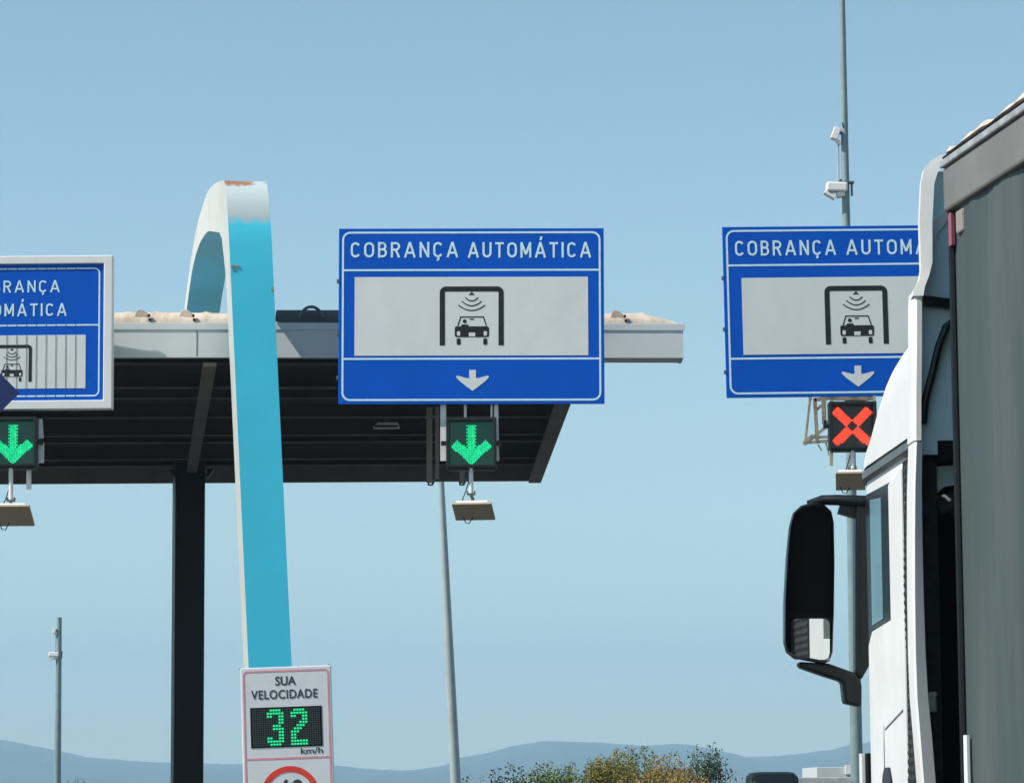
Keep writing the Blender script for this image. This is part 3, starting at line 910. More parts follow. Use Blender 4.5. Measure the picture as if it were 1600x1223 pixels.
# ------------------------------------------------------------------ support of the right sign
gp = at(1478, 640, 46.2)
t = thing('sign_gantry', 'weathered cantilever gantry carrying the right lane sign behind the truck', 'gantry', T((gp.x, gp.y, 0)))
b = MB(); b.tube([(0, 0, 0), (0, 0, gp.z + 0.9)], [0.16, 0.13], 16); b.build('post', M['steel'], t, smooth=True)
b = MB()
L0 = at(1150, 486, 44.8) - Vector((gp.x, gp.y, 0)); R0 = Vector((0, 0, gp.z + 0.7))
for dz in (0, -0.6):
    b.bar(Vector((L0.x, -0.95, L0.z+dz)), Vector((0.0, -0.95, L0.z+dz)), 0.1)
b.bar((0, -0.95, L0.z-0.1), (0, 0, L0.z-0.1), 0.1); b.bar((0, -0.95, L0.z-0.6), (0, 0, L0.z-0.6), 0.1)
b.bar((0, 0, L0.z), (0, 0, gp.z), 0.14)
b.build('arm', M['old_steel'], t)
b = MB()
def q(px, py, dy=0.0): return at(px, py, 45.0 + dy)
segs = [((1266,622),(1258,692),0.035),((1273,622),(1277,690),0.05),((1287,624),(1288,662),0.06),((1257,694),(1292,666),0.045),((1256,692),(1300,688),0.04),
        ((1262,684),(1298,682),0.035),((1276,640),(1290,628),0.04),((1290,690),(1296,712),0.02),((1272,625),(1300,621),0.05),((1300,622),(1368,622),0.06),
        ((1320,628),(1345,622),0.03),((1310,622),(1366,630),0.035),((1278,694),(1284,704),0.02),((1258,690),(1270,680),0.05)]
for a_, e_, wd in segs:
    b.bar(q(*a_), q(*e_), wd, wd)
b.bar(q(1257, 692), q(1257, 692, 1.0), 0.05); b.bar(q(1266, 622), q(1266, 622, 1.0), 0.05)
b.bar(q(1287, 662), q(1300, 662), 0.09, 0.06)
for a_, e_, wd in segs[:6]:
    b.bar(q(*a_, 0.7), q(*e_, 0.7), wd, wd)
b.build('truss', M['old_steel'], t, world=True)

# ------------------------------------------------------------------ diamond sign at the left edge
p = at(-45, 614, 36.0); k = mpp(36.0)
t = thing('diamond_sign', 'dark navy diamond sign whose corner overlaps the white framed sign', 'sign', T((p.x, p.y, 0)))
b = MB(); b.flat([(-75*k, p.z), (0, p.z-76*k), (75*k, p.z), (0, p.z+76*k)], 0, 0.02); b.build('plate', M['navy'], t, bevel=0.004)
b = MB(); b.tube([(0, 0.07, 0), (0, 0.07, p.z+0.45)], 0.05, 12); b.build('post', M['steel'], t, smooth=True)

# ------------------------------------------------------------------ speed display
SY = 40.0; k = mpp(SY)
c = at(446.5, 1041, SY)
t = thing('speed_display_sign', 'white roadside panel showing your speed in green lights above a red ring limit sign', 'speed sign', T(c) @ RZ(0.03) @ RY(-0.030))
Xp = lambda px: (px-446.5)*k
Zp = lambda py: (1041-py)*k
b = MB(); b.rect(Xp(376.5), Zp(1330), Xp(516), Zp(1041), 0, 0.12); b.build('panel', M['panel_white'], t, bevel=0.012)
b = MB()
R = 7*k; lw = 2.6*k
b.ring(rrect(Xp(380), Zp(1325), Xp(512.5), Zp(1046), R), rrect(Xp(380)+lw, Zp(1325)+lw, Xp(512.5)-lw, Zp(1046)-lw, R*.7), -0.003, 0.0025)
b.rect(Xp(382.5), Zp(1182.4), Xp(510), Zp(1179.6), -0.003, 0.0025)
b.build('border', M['pink'], t)
b = MB()
put_text(b, 'SUA', Xp(429.5), Xp(461.5), Zp(1069), 13*k, -0.004, bold=0.022)
b.build('lettering', M['dark_text'], t, normals=False); b = MB()
put_text(b, 'VELOCIDADE', Xp(392), Xp(494.5), Zp(1089.5), 13*k, -0.004, bold=0.02, space=1.08)
b.build('lettering', M['dark_text'], t, normals=False); b = MB()
put_text(b, 'km/h', Xp(466), Xp(500), Zp(1175), 9.0*k, -0.004, bold=0.015)
b.build('lettering', M['dark_text'], t, normals=False)
b = MB(); b.rect(Xp(390), Zp(1164), Xp(500), Zp(1102.5), -0.005, 0.0045); ld = b.build('led_display', M['matte_black'], t)
b = MB()
ncol, nrow = 30, 17
for i in range(ncol):
    for j in range(nrow):
        x = Xp(392.5 + (i+.5)*105/ncol); z = Zp(1104.5 + (j+.5)*57.5/nrow)
        b.rect(x-.0105, z-.0105, x+.0105, z+.0105, -0.0075, 0.002)
b.build('unlit_dots', M['led_off'], ld)
three = ["01110","11111","11011","00011","00011","00110","00110","00011","00011","11011","11111","01110"]
two =   ["01110","11111","11011","00011","00011","00111","01110","01100","11000","11000","11111","11111"]
three = [".XXXX.","XXXXXX","XX..XX","....XX","....XX","..XXX.","..XXXX","....XX","....XX","XX..XX","XXXXXX",".XXXX."]
two   = [".XXXX.","XXXXXX","XX..XX","....XX","...XXX","..XXX.",".XXX..","XXX...","XX....","XX....","XXXXXX","XXXXXX"]
b = MB(); b2 = MB()
for dg, px0 in ((three, 415), (two, 451.5)):
    for r_, row in enumerate(dg):
        for c_, ch in enumerate(row):
            if ch == 'X':
                x = Xp(px0 + (c_+.5)*4.4); z = Zp(1105 + (r_+.5)*4.75)
                b.flat(rrect(x-.0125, z-.0105, x+.0125, z+.0105, .006, 3), -0.0115, 0.002)
                b2.rect(x-.0177, z-.0185, x+.0177, z+.0185, -0.009, 0.0012)
    b.build('digit', M['digit'], ld); b2.build('digit_glow', M['digit_glow'], ld); b = MB(); b2 = MB()
zc = Zp(1238); xc = Xp(448)
b = MB(); b.ring(circle(xc, zc, 45*k, 48), circle(xc, zc, 36*k, 48), -0.004, 0.0035); rg = b.build('limit_ring', M['red'], t)
b = MB(); put_text(b, '40', xc-24*k, xc+23*k, Zp(1260), 44*k, -0.004, bold=0.03); b.build('limit_number', M['dark_text'], t, normals=False)
b = MB()
for px, py in ((376, 1043), (419, 1043), (465, 1042), (513, 1041)):
    b.box((Xp(px), 0.03, Zp(py)+0.008), (0.018, 0.03, 0.012))
b.each('rivet', M['gasket'], t)
for px in (405, 488):
    b = MB(); b.tube([(Xp(px), 0.17, Zp(1050)), (Xp(px), 0.17, -c.z)], 0.04, 12); b.build('post', M['steel'], t, smooth=True)

# ------------------------------------------------------------------ camera masts and lamp post
def camera_mast(label, Y, px, py, top_px, cams, kk, r0, r1, arm_flip=1):
    base = at(px, py, Y); base.z = 0
    t = thing('camera_mast', label, 'mast', T(base), 'tall camera masts')
    H = at(px, top_px, Y).z
    b = MB(); b.tube([(0,0,0), (0,0,H*0.5), (0,0,H)], [r0, (r0+r1)/2, r1], 20); b.build('pole', M['mast'], t, smooth=True)
    (y1_, y2_) = cams
    z1 = at(px, y1_, Y).z; z2 = at(px, y2_, Y).z
    s = kk
    cb = MB(); cb.box((-0.17*s, -0.05, z1 + 0.02*s), (0.13*s, 0.20*s, 0.22*s), RY(0.35).to_3x3()); cb.box((-0.12*s, -0.05, z1-0.13*s), (0.10*s, 0.16*s, 0.05*s), RY(0.6).to_3x3())
    cb.build('camera', M['white_paint'], t, bevel=0.015)
    cb = MB(); cb.box((-0.06*s, 0, z1+0.05*s), (0.16*s, 0.06*s, 0.05*s)); cb.box((-0.03*s, 0, z1-0.08*s), (0.06*s, 0.06*s, 0.22*s)); cb.tube([(-.02*s, -.05, z1+.12*s), (-.05*s, -.08, z1+.22*s), (0, -.1, z1+.16*s)], 0.014*s, 6)
    cb.build('camera_bracket', M['gasket'], t)
    cb = MB(); cb.box((-0.17*s, -0.06, z2), (0.38*s, 0.26*s, 0.17*s), RY(0.03).to_3x3()); cb.build('equipment_box', M['white_paint'], t, bevel=0.03*s)
    cb = MB(); cb.box((-0.30*s, -0.06, z2-0.14*s), (0.22*s, 0.2*s, 0.06*s), RY(0.55).to_3x3()); cb.box((-0.10*s, -0.06, z2-0.13*s), (0.15*s, 0.15*s, 0.10*s), RY(-0.2).to_3x3()); cb.build('camera', M['white_paint'], t, bevel=0.012*s)
    cb = MB(); cb.box((0.02*s, 0, z2+0.10*s), (0.26*s, 0.18*s, 0.03*s)); cb.bar((-.15*s, 0, z2+.10*s), (0.02*s, 0, z2+.22*s), 0.03*s); cb.box((0.11*s, 0, z2-.03*s), (0.03*s, 0.1*s, 0.22*s)); cb.build('clamp', M['gasket'], t)
    cb = MB(); cb.tube([(-0.12*s, -0.02, z1-0.1*s), (-0.125*s, -0.02, (z1+z2)/2), (-0.13*s, -0.02, z2+0.1*s)], 0.016*s, 8); cb.build('conduit', M['pole'], t, smooth=True)
    return t
camera_mast('thick tall camera mast rising behind the right lane sign', 60.0, 1331, 800, -60, (212, 294), 1.05, 0.125, 0.055)
camera_mast('thin far camera mast standing alone near the left edge', 138.0, 91, 1100, 964, (986, 1022), 1.15, 0.17, 0.11)

pa = at(689, 755, 69.0); pb = at(712, 1223, 69.0); dd = (pa - pb) / (pa.z - pb.z)
base = pb - dd * pb.z; topp = base + dd * 9.0
t = thing('lamp_post', 'leaning grey lamp post standing behind the canopy under the central sign', 'lamp post', T(base))
b = MB(); b.tube([base - base, dd * 4.5, topp - base], [0.125, 0.097, 0.067], 20); b.build('pole', M['pole'], t, smooth=True)
b = MB(); e_ = topp - base
b.tube([e_, e_ + Vector((0.3, 0, 0.25)), e_ + Vector((0.9, 0, 0.35))], 0.04, 10); b.build('arm', M['pole'], t, smooth=True)
b = MB(); b.box(e_ + Vector((1.1, 0, 0.36)), (0.55, 0.24, 0.1)); b.build('lamp_head', M['steel'], t, bevel=0.03)
b = MB(); b.box(dd * 1.0 + Vector((0, -0.118, 0)), (0.1, 0.01, 0.3)); b.build('access_door', M['steel'], t)

# ------------------------------------------------------------------ truck: trailer
TO = at(1496, 700, 13.55); TO = Vector((TO.x, TO.y, 0))
TA = math.atan(750 / 5040.0)
trl = thing('box_trailer', 'grey curtain sided trailer with dusty roof edge at the right edge', 'trailer', T(TO) @ RZ(TA))
TZ = at(1484, 246, 13.55).z                 # top of the side
TLEN = 13.6; TW = 2.55
b = MB()
# side curtain with vertical folds
rows = []
rnd = random.Random(3)
ys = np.linspace(0, -TLEN, 460)
fold = np.convolve(np.array([rnd.gauss(0, 0.024) for _ in range(len(ys)+12)]), np.ones(13)/13, 'valid')
for z in np.linspace(1.05, TZ-0.24, 5):
    rows.append([(f_ + (0.006 * math.sin(y*9) if z > 1.2 else 0), y, z) for y, f_ in zip(ys, fold)])
b.grid(rows)
b.build('side_curtain', M['tarp'], trl, smooth=True, normals=False)
b = MB()
b.box((TW/2, -0.02, (1.05+TZ)/2), (TW-0.06, 0.03, TZ-1.05-0.05)); b.box((TW/2, -TLEN+0.02, (1.05+TZ)/2), (TW-0.06, 0.03, TZ-1.05-0.05))
b.box((TW-0.05, -TLEN/2, (1.05+TZ)/2), (0.03, TLEN-0.1, TZ-1.15)); b.box((TW/2, -TLEN/2, 1.0), (TW-0.02, TLEN, 0.08))
b.build('box_body', M['tarp'], trl)
b = MB(); b.box((0.0, -TLEN/2, TZ-0.145), (0.07, TLEN+0.02, 0.19)); b.build('top_band', M['tarp_band'], trl, bevel=0.012)
b = MB(); b.box((-0.012, -TLEN/2, TZ-0.033), (0.075, TLEN+0.02, 0.032)); b.build('top_rail', M['rail'], trl, bevel=0.006)
b = MB(); b.box((-0.006, -TLEN/2, TZ-0.006), (0.055, TLEN+0.02, 0.016)); b.build('painted_shadow_line', M['matte_black'], trl)  # solid black strip painted in for the shadow line
rows = []
for y in np.linspace(0.01, -TLEN, 300):
    wz = 0.009 * math.sin(y*11.3) + 0.006 * math.sin(y*23.0 + 1)
    rows.append([(0.0, y, TZ+0.003), (-0.022 + wz*0.3, y, TZ+0.02 + wz*0.5), (0.0, y, TZ+0.045 + wz), (0.08, y, TZ+0.055 + wz), (TW/2, y, TZ+0.07), (TW-0.03, y, TZ+0.02)])
b = MB(); b.grid(rows); b.build('roof', M['trailer_roof'], trl, smooth=True, normals=False)
b = MB()
b.tube([(0.0, 0.004, 1.05), (0.0, 0.004, TZ-0.22)], 0.018, 8); b.build('corner_post', M['black_plastic'], trl, smooth=True)
b = MB(); b.box((-0.012, -0.03, TZ-0.32), (0.016, 0.045, 0.14)); b.build('front_marker', M['reflector_red'], trl)
b = MB(); b.box((-0.012, -0.17, TZ-0.31), (0.02, 0.10, 0.10)); b.build('latch', M['beige'], trl, bevel=0.015)
b = MB(); b.box((-0.020, -0.10, 1.70), (0.012, 0.05, 0.24)); b.build('white_marker', M['panel_white'], trl)
b = MB(); b.box((-0.020, -0.10, 1.48), (0.012, 0.05, 0.2)); b.build('red_marker', M['reflector_red'], trl)
b = MB()
for y in (-0.5, -1.6, -2.7, -3.8): b.box((0.004, y, 2.45), (0.03, 0.05, 2.5))
for i_, y in enumerate((-0.5, -1.6, -2.7, -3.8)): pass
for y in (-9.2, -10.5, -11.8):
    for x in (0.2, TW-0.2):
        wb = MB(); wb.tube([(x-0.15, y, 0.5), (x+0.15, y, 0.5)], 0.5, 28); wb.build('wheel', M['rubber'], trl, bevel=0.03)

# ------------------------------------------------------------------ truck: tractor
CO = at(1452, 960, 14.0); CO = Vector((CO.x, CO.y, 0))
CA = math.atan(185 / 5040.0)
cab = thing('truck_tractor', 'white high roofed truck cab with large black mirror in front of the grey trailer', 'truck', T(CO) @ RZ(CA))
CW = 2.48
def plan(z):
    """half outline of the cab at height z (left side), from rear to front; x right, y forward"""
    i = 0.0
    return [(0.02+i, 0.56), (0.0+i, 0.61), (0.0+i, 1.2), (0.0+i, 1.75), (0.02+i, 1.92), (0.07+i, 2.06), (0.17+i, 2.17), (0.35+i, 2.25), (0.8, 2.3)]
b = MB(); rows = []
for z in (0.55, 0.9, 1.5, 2.2, 2.3, 2.7, 3.12):
    pl = plan(z)
    rows.append([(x, y, z) for x, y in pl] + [(CW-x, y, z) for x, y in pl[::-1]])
b.grid(rows, close=True)
nn = len(rows[0]); b.f.append([6*nn + i for i in range(nn)]); b.mi.append(0); b.f.append(list(range(nn))[::-1]); b.mi.append(0)
body = b.build('cab_body', M['cab_white'], cab, smooth=True)
b = MB(); b.rect(0.1, 0.6, CW-0.1, 3.12, 0.54, 0.015); b.build('rear_wall', M['matte_black'], cab)  # shade behind the cab is put into the black colour
# belt shape: door panel step, creases and seams
def side_poly(pts, off, th=0.008):
    """polygon on the left side in (y,z), off = how far out"""
    return [(-off + (0.0 if y < 1.75 else (0.02*(y-1.75)/0.17 if y < 1.92 else 0.02+0.05*(y-1.92)/0.14)), y, z) for y, z in pts]
def left_panel(name, pts, off, m_, th=0.012, parent=None, bevel=0.004):
    b = MB(); b.prism(side_poly(pts, off), (th, 0, 0)); return b.build(name, m_, parent or cab, bevel=bevel)
door = left_panel('door', [(0.64,0.72),(1.74,0.72),(1.74,2.30),(1.62,2.36),(1.02,2.385),(1.02,3.02),(0.64,3.06)], 0.012, M['cab_white'], 0.016, bevel=0.006)
left_panel('door_seam', [(0.622,0.7),(0.634,0.7),(0.634,3.07),(0.622,3.07)], 0.004, M['matte_black'])
win = left_panel('window', [(1.02,3.03),(1.02,2.38),(1.62,2.355),(1.75,2.29),(1.75,3.04)], 0.010, M['black_plastic'], 0.01)
left_panel('pane', [(1.26,2.98),(1.26,2.40),(1.60,2.385),(1.60,3.0)], 0.014, M['sky_tint_glass'], 0.006, parent=win)
left_panel('door_crease', [(0.70,1.95),(1.25,1.875),(1.25,1.883),(0.70,1.96)], 0.0145, M['gasket'], 0.004, bevel=0)
left_panel('door_crease', [(1.29,0.75),(1.30,0.75),(1.30,1.80),(1.285,1.90)], 0.0145, M['gasket'], 0.004, bevel=0)
hd = left_panel('door_handle', [(1.05,1.44),(1.30,1.44),(1.34,1.52),(1.32,1.66),(1.26,1.70),(1.12,1.70),(1.06,1.64)], 0.022, M['black_plastic'], 0.014, bevel=0.008)
# rubber bellows between the cab and the side extender
b = MB(); rows = []
for j, z in enumerate(np.arange(0.8, 3.09, 0.02)):
    o_ = -0.012 + 0.006*(j % 2) + 0.004*math.sin(z*7)
    rows.append([(0.08, 0.2, z), (o_, 0.2, z), (o_ - 0.004, 0.39, z), (o_, 0.60, z), (0.08, 0.60, z)])
b.grid(rows)
b.build('bellows', M['rubber'], cab)
b = MB()
rows = []
for y in (0.22, 0.9, 1.4, 1.75, 1.95, 2.08): 
    x = side_poly([(y, 3.14)], 0)[0][0]
    rows.append([(x-0.012, y, 3.105), (x-0.026, y, 3.115), (x-0.026, y, 3.15), (x-0.012, y, 3.16), (x+0.06, y, 3.16), (x+0.06, y, 3.105)])
b.grid(rows, close=True); b.build('gutter', M['gasket'], cab, smooth=True)
# roof fairing: lofted hollow shell, open at the rear
def fair(a):
    sh = np.interp(a, [0.1, 0.35, 0.5, 0.8, 1.0, 1.3, 1.6, 1.78, 2.1], [3.58, 3.57, 3.56, 3.525, 3.485, 3.39, 3.265, 3.19, 3.17])
    zt = np.interp(a, [0.05, 0.38, 0.9, 1.4, 1.8, 2.1], [4.36, 4.33, 4.22, 3.95, 3.6, 3.25])
    i = np.interp(a, [0.0, 1.6, 1.8, 1.95, 2.1], [-0.03, -0.03, -0.012, 0.04, 0.12])
    return sh, zt, i
b = MB(); rows = []
for a in np.linspace(0.12, 2.1, 23):
    sh, zt, i = fair(a); d_ = zt - sh
    half = [(i, 3.162), (i, 3.162+(sh-3.162)*0.6), (i+0.004, sh-0.05*min(1, (sh-3.16)*6)), (i+0.02, sh+0.01*d_), (i+0.05, sh+0.05*d_), (i+0.10, sh+0.17*d_), (i+0.15, sh+0.34*d_), (i+0.20, sh+0.55*d_), (i+0.27, sh+0.78*d_), (i+0.36, sh+0.91*d_), (i+0.5, sh+0.98*d_), (i+0.8, zt)]
    rows.append([(x, a, z) for x, z in half] + [(CW-x, a, z) for x, z in half[::-1]])
b.grid(rows)
fo = b.build('roof_fairing', M['cab_white'], cab, smooth=True)
b = MB(); b.box((CW/2, 1.0, 3.135), (CW-0.2, 1.2, 0.02)); b.build('cab_roof', M['fairing_in'], cab)
# side extender: lower plate, upper plate and rolled edge band over the roof
k14 = mpp(14.0)
def ext_pt(px, py): 
    p_ = at(px, py, 14.0) - CO
    return Vector((p_.x * math.cos(CA) + p_.y * math.sin(CA), 0, p_.z))
lo_out = [(1441,690),(1440,760),(1441,840),(1443,930),(1446,1020),(1450,1090),(1456,1150),(1462,1223),(1475,1330),(1483,1400)]
b = MB(); rows = []
for px, py in lo_out:
    e_ = ext_pt(px, py)
    rows.append([(e_.x, 0, e_.z), (e_.x-0.012, 0.02, e_.z), (e_.x-0.03, 0.12, e_.z), (e_.x-0.025, 0.40, e_.z), (e_.x-0.005, 0.40, e_.z), (e_.x-0.006, 0.14, e_.z), (e_.x+0.014, 0.03, e_.z)])
# make the plate ~70 mm thick at its rolled rear edge
rows = [[(x_-0.024-w_, 0.0, z_), (x_-0.034-w_, 0.012, z_), (x_-0.034-w_, 0.06, z_), (x_-0.03-w_*.8, 0.20, z_), (x_-0.015-w_*.8, 0.20, z_), (x_, 0.06, z_), (x_+0.002, 0.01, z_)]
        for x_, z_, w_ in [(r_[0][0], r_[0][2], 0.026*min(1, max(0, (3.1-r_[0][2])/1.3))) for r_ in rows]]
b.grid(rows, close=True); nn = 7
b.f.append(list(range(nn))); b.mi.append(0)
b.build('side_extender', M['cab_white'], cab, smooth=True)
up = [(1441,687),(1441,620),(1442,540),(1442,470),(1443,452)]
b = MB(); rows = []
for px, py in up:
    e_ = ext_pt(px, py)
    rows.append([(e_.x-0.024, 0.012, e_.z), (e_.x-0.034, 0.03, e_.z), (e_.x-0.034, 0.20, e_.z), (e_.x-0.015, 0.20, e_.z), (e_.x-0.002, 0.08, e_.z), (e_.x-0.002, 0.012, e_.z)])
b.grid(rows, close=True); b.f.append([4*6+i for i in range(6)]); b.mi.append(0); b.f.append(list(range(6))); b.mi.append(0)
b.build('fairing_extender', M['cab_white'], cab, smooth=True)
out_b = [(1427,462),(1428,452),(1437,436),(1440,420),(1437.5,345),(1440,287),(1444,264),(1454,251),(1470,241.5),(1490,240)]
in_b  = [(1443,462),(1445,448),(1452,430),(1457,410),(1457,345),(1460,287),(1465.5,269),(1473.6,260),(1482,258),(1495,257)]
o3 = [ext_pt(*p_) for p_ in out_b]; i3 = [ext_pt(*p_) for p_ in in_b]
mid = CW/2
o3 += [Vector((CW - v.x - 0.06, 0, v.z)) for v in o3[::-1]]; i3 += [Vector((CW - v.x - 0.06, 0, v.z)) for v in i3[::-1]]
b = MB(); rows = []
for o_, i_ in zip(o3, i3):
    rows.append([(o_.x, 0.01, o_.z), (i_.x, 0.0, i_.z), (i_.x, 0.05, i_.z), (o_.x*0.8+i_.x*0.2, 0.12, o_.z*0.8+i_.z*0.2), (o_.x+0.004, 0.08, o_.z)])
b.grid(rows, close=True)
b.build('fairing_rim', M['cab_white'], cab, smooth=True)
b = MB(); pl = [ext_pt(*p_) for p_ in ((1446,706),(1444,640),(1444,470),(1450,440),(1458,400),(1458,300),(1464,272),(1473,261))]
b.prism([(v.x, 0.10, v.z) for v in pl] + [(CW-v.x-.06, 0.10, v.z) for v in pl[::-1]], (0, 0.02, 0)); b.build('fairing_back', M['fairing_in'], cab)
b = MB(); pl = [ext_pt(*p_) for p_ in ((1458,345),(1470,336),(1488,320),(1500,320),(1500,332),(1486,338),(1470,360),(1462,390),(1456,418),(1446,448),(1444,452))]
b.prism([(v.x, 0.075, v.z) for v in pl], (0, 0.025, 0)); b.build('fairing_flange', M['cab_white'], cab)
b = MB(); pl = [ext_pt(*p_) for p_ in ((1447,722),(1530,716),(1530,745),(1490,752),(1475,765),(1447,752))]
b.prism([(v.x, 0.24, v.z) for v in pl], (0, 0.02, 0)); b.build('rear_flap', M['fairing_in'], cab)
b = MB()
e_ = ext_pt(1443, 466); b.bar((e_.x, 0.07, e_.z), (CW-0.1, 0.07, e_.z-0.3), 0.045, 0.04)
b.build('fairing_brace', M['black_plastic'], cab)
b = MB()
pts = [ext_pt(*p_) for p_ in ((1446,660),(1450,620),(1462,575),(1470,540),(1482,508),(1500,494),(1530,496))]
b.tube([(v.x, 0.06, v.z) for v in pts], 0.018, 8); b.build('hose', M['black_plastic'], cab, smooth=True)
b = MB(); b.box((CW/2, 0.2, 3.085), (CW-0.14, 0.22, 0.085)); b.build('rear_ledge', M['matte_black'], cab)
b = MB(); b.box((0.35, 0.4, 2.9), (0.12, 0.1, 0.1)); b.tube([(0.12, 0.42, 2.86), (0.3, 0.4, 2.95), (0.5, 0.4, 2.9)], 0.04, 8); b.build('air_hose', M['gasket'], cab, smooth=True)
e_ = ext_pt(1461, 1095); b = MB(); b.box((e_.x+0.01, 0.12, e_.z), (0.03, 0.04, 0.09)); b.box((e_.x+0.015, 0.12, e_.z+0.03), (0.02, 0.05, 0.03), RY(.4).to_3x3()); b.build('coupling', M['rail'], cab, bevel=0.008)
# front corner panel standing proud at the A pillar foot
b = MB(); b.box((0.0, 2.10, 1.30), (0.02, 0.10, 0.95)); b.box((0.02, 2.02, 1.3), (0.03, 0.12, 0.95), mi=1)
b.build('corner_deflector', [M['cab_white'], M['matte_black']], cab)
b = MB()
pts = [(0.9, 2.32, 2.2), (CW-0.9, 2.32, 2.2)]
b.prism([(0.2, 2.31, 2.15), (CW-0.2, 2.31, 2.15), (CW-0.25, 2.27, 3.05), (0.25, 2.27, 3.05)], (0, 0.01, 0)); b.build('windscreen', M['glass'], cab)
b = MB(); b.box((CW/2, -0.6, 0.8), (0.9, 3.6, 0.25)); b.build('chassis', M['black_plastic'], cab)
for y, x in ((1.3, 0.22), (1.3, CW-0.22), (-1.6, 0.3), (-1.6, CW-0.3)):
    b = MB(); b.tube([(x-0.16, y, 0.5), (x+0.16, y, 0.5)], 0.5, 28); wh = b.build('wheel', M['rubber'], cab, bevel=0.03)
    b = MB(); sx = -1 if x < 1 else 1; b.tube([(x+sx*0.155, y, 0.5), (x+sx*0.175, y, 0.5)], [0.29, 0.25], 24); b.build('rim', M['steel'], wh)
# --- mirror
MY = 15.95
def mp(px, py, dy=0.0):
    p_ = at(px, py, MY+dy) - CO
    return Vector((p_.x * math.cos(CA) + p_.y * math.sin(CA), -p_.x * math.sin(CA) + p_.y * math.cos(CA), p_.z))
outl = [(1240,800),(1252,789),(1270,784),(1287,786),(1299,797),(1303,815),(1304,880),(1303,960),(1301,1020),(1297,1032),(1288,1037),(1240,1028),(1230,1020),(1226,1005),(1226,940),(1230,870),(1235,820)]
b = MB()
ctr = mp(1266, 910)
front = [mp(*p_) for p_ in outl]
lay_rows = []
for dy, sc_ in ((0.0, 0.955), (-0.012, 0.985), (0.02, 1.0), (0.10, 0.97), (0.17, 0.80), (0.20, 0.45)):
    lay_rows.append([Vector((ctr.x + (v.x-ctr.x)*sc_, v.y + dy, ctr.z + (v.z-ctr.z)*(sc_ if sc_ > 0.9 else (sc_+1)/2))) for v in front])
b.grid(lay_rows, close=True)
b.f.append([5*len(front)+i for i in range(len(front))]); b.mi.append(0)
mir = b.build('mirror', M['black_plastic'], cab, smooth=True)
g1 = [(1243,806),(1256,795),(1282,793),(1296,804),(1299,830),(1298,956),(1234,952),(1236,880),(1240,830)]
b = MB(); b.prism([mp(*p_) + Vector((0, 0.012, 0)) for p_ in g1], (0, 0.006, 0)); b.build('main_glass', M['mirror_dark'], mir)
b = MB(); b.prism([mp(*p_) + Vector((0, -0.004, 0)) for p_ in outl], (0, 0.0, 0)) if False else None
b = MB(); bk = [Vector((ctr.x + (v.x-ctr.x)*0.957, v.y + 0.02, ctr.z + (v.z-ctr.z)*0.957)) for v in front]
b.prism(bk, (0, 0.02, 0)); b.build('mirror_back', M['matte_black'], mir)
b = MB()
pts = []
for px, py in rrect(1236, 966, 1297, 1030, 9, 5):
    u = (px - 1236) / 61.0
    pts.append(mp(px, py) + Vector((0, 0.006 + (0.5-u)*-0.0135, 0)))
b.prism(pts, (0, 0.004, 0)); b.build('wide_glass', M['mirror'], mir)
# mirror arms
b = MB()
b.tube([mp(1262, 788, .06), mp(1285, 781, .06), mp(1310, 781, .03), mp(1352, 783, 0.0)], [0.02, 0.026, 0.028, 0.03], 10)
b.bar(mp(1312, 790, .05), mp(1345, 800, .05), 0.08, 0.06)
b.build('upper_arm', M['black_plastic'], cab, smooth=True)
b = MB()
b.prism([mp(1248,1033), mp(1296,1036), mp(1340,1052), mp(1347,1070), mp(1347,1104), mp(1320,1098), mp(1316,1064), mp(1290,1056), mp(1250,1042)], (0, 0.12, 0))
b.build('lower_arm', M['black_plastic'], cab, bevel=0.03, seg=4, smooth=True)
b = MB()
b.prism([mp(1338,783), mp(1360,770), mp(1364,1030), mp(1346,1062), mp(1337,1050), mp(1337,850)], (0, 0.10, 0))
b.build('pillar_cover', M['black_plastic'], cab, bevel=0.012)

# ------------------------------------------------------------------ small things along the lower edge
# dark van far ahead
p = at(1211, 1205, 108); 
van = thing('parked_van', 'dark van whose rounded roof shows low beside the truck', 'van', T((p.x, p.y, 0)))
hw = 36*mpp(108); HV = p.z
b = MB(); rows = []
for y, zt, zb in ((0, HV*0.80, 0.3), (0.12, HV*0.97, 0.3), (0.5, HV, 0.3), (2.6, HV, 0.3), (3.3, HV*0.72, 0.3), (4.2, HV*0.58, 0.35)):
    rows.append([(-hw*1.06, y, zb), (-hw*1.08, y, min(1.0, zt*0.6)), (-hw*1.0, y, zt*0.93), (-hw*0.86, y, zt*0.985), (-hw*0.6, y, zt), (hw*0.6, y, zt), (hw*0.86, y, zt*0.985), (hw, y, zt*0.93), (hw*1.08, y, min(1.0, zt*0.6)), (hw*1.06, y, zb)])
b.grid(rows, close=True); b.f += [list(range(10)), [50+i for i in range(10)]]; b.mi += [0, 0]
b.build('body', M['van'], van, smooth=True)
b = MB(); b.prism([(-hw*.8, -.006, 1.1), (hw*.8, -.006, 1.1), (hw*.72, 0.03, HV*.78), (-hw*.72, 0.03, HV*.78)], (0, 0.01, 0)); b.build('rear_window', M['glass'], van)
for sx in (-1, 1):
    b = MB(); b.box((sx*hw*.95, -0.01, 0.95), (0.1, 0.03, 0.3)); b.build('tail_light', M['red'], van)
    for y in (0.8, 3.4):
        b = MB(); b.tube([(sx*hw*.9-.09, y, .32), (sx*hw*.9+.09, y, .32)], 0.32, 20); b.build('wheel', M['rubber'], van)
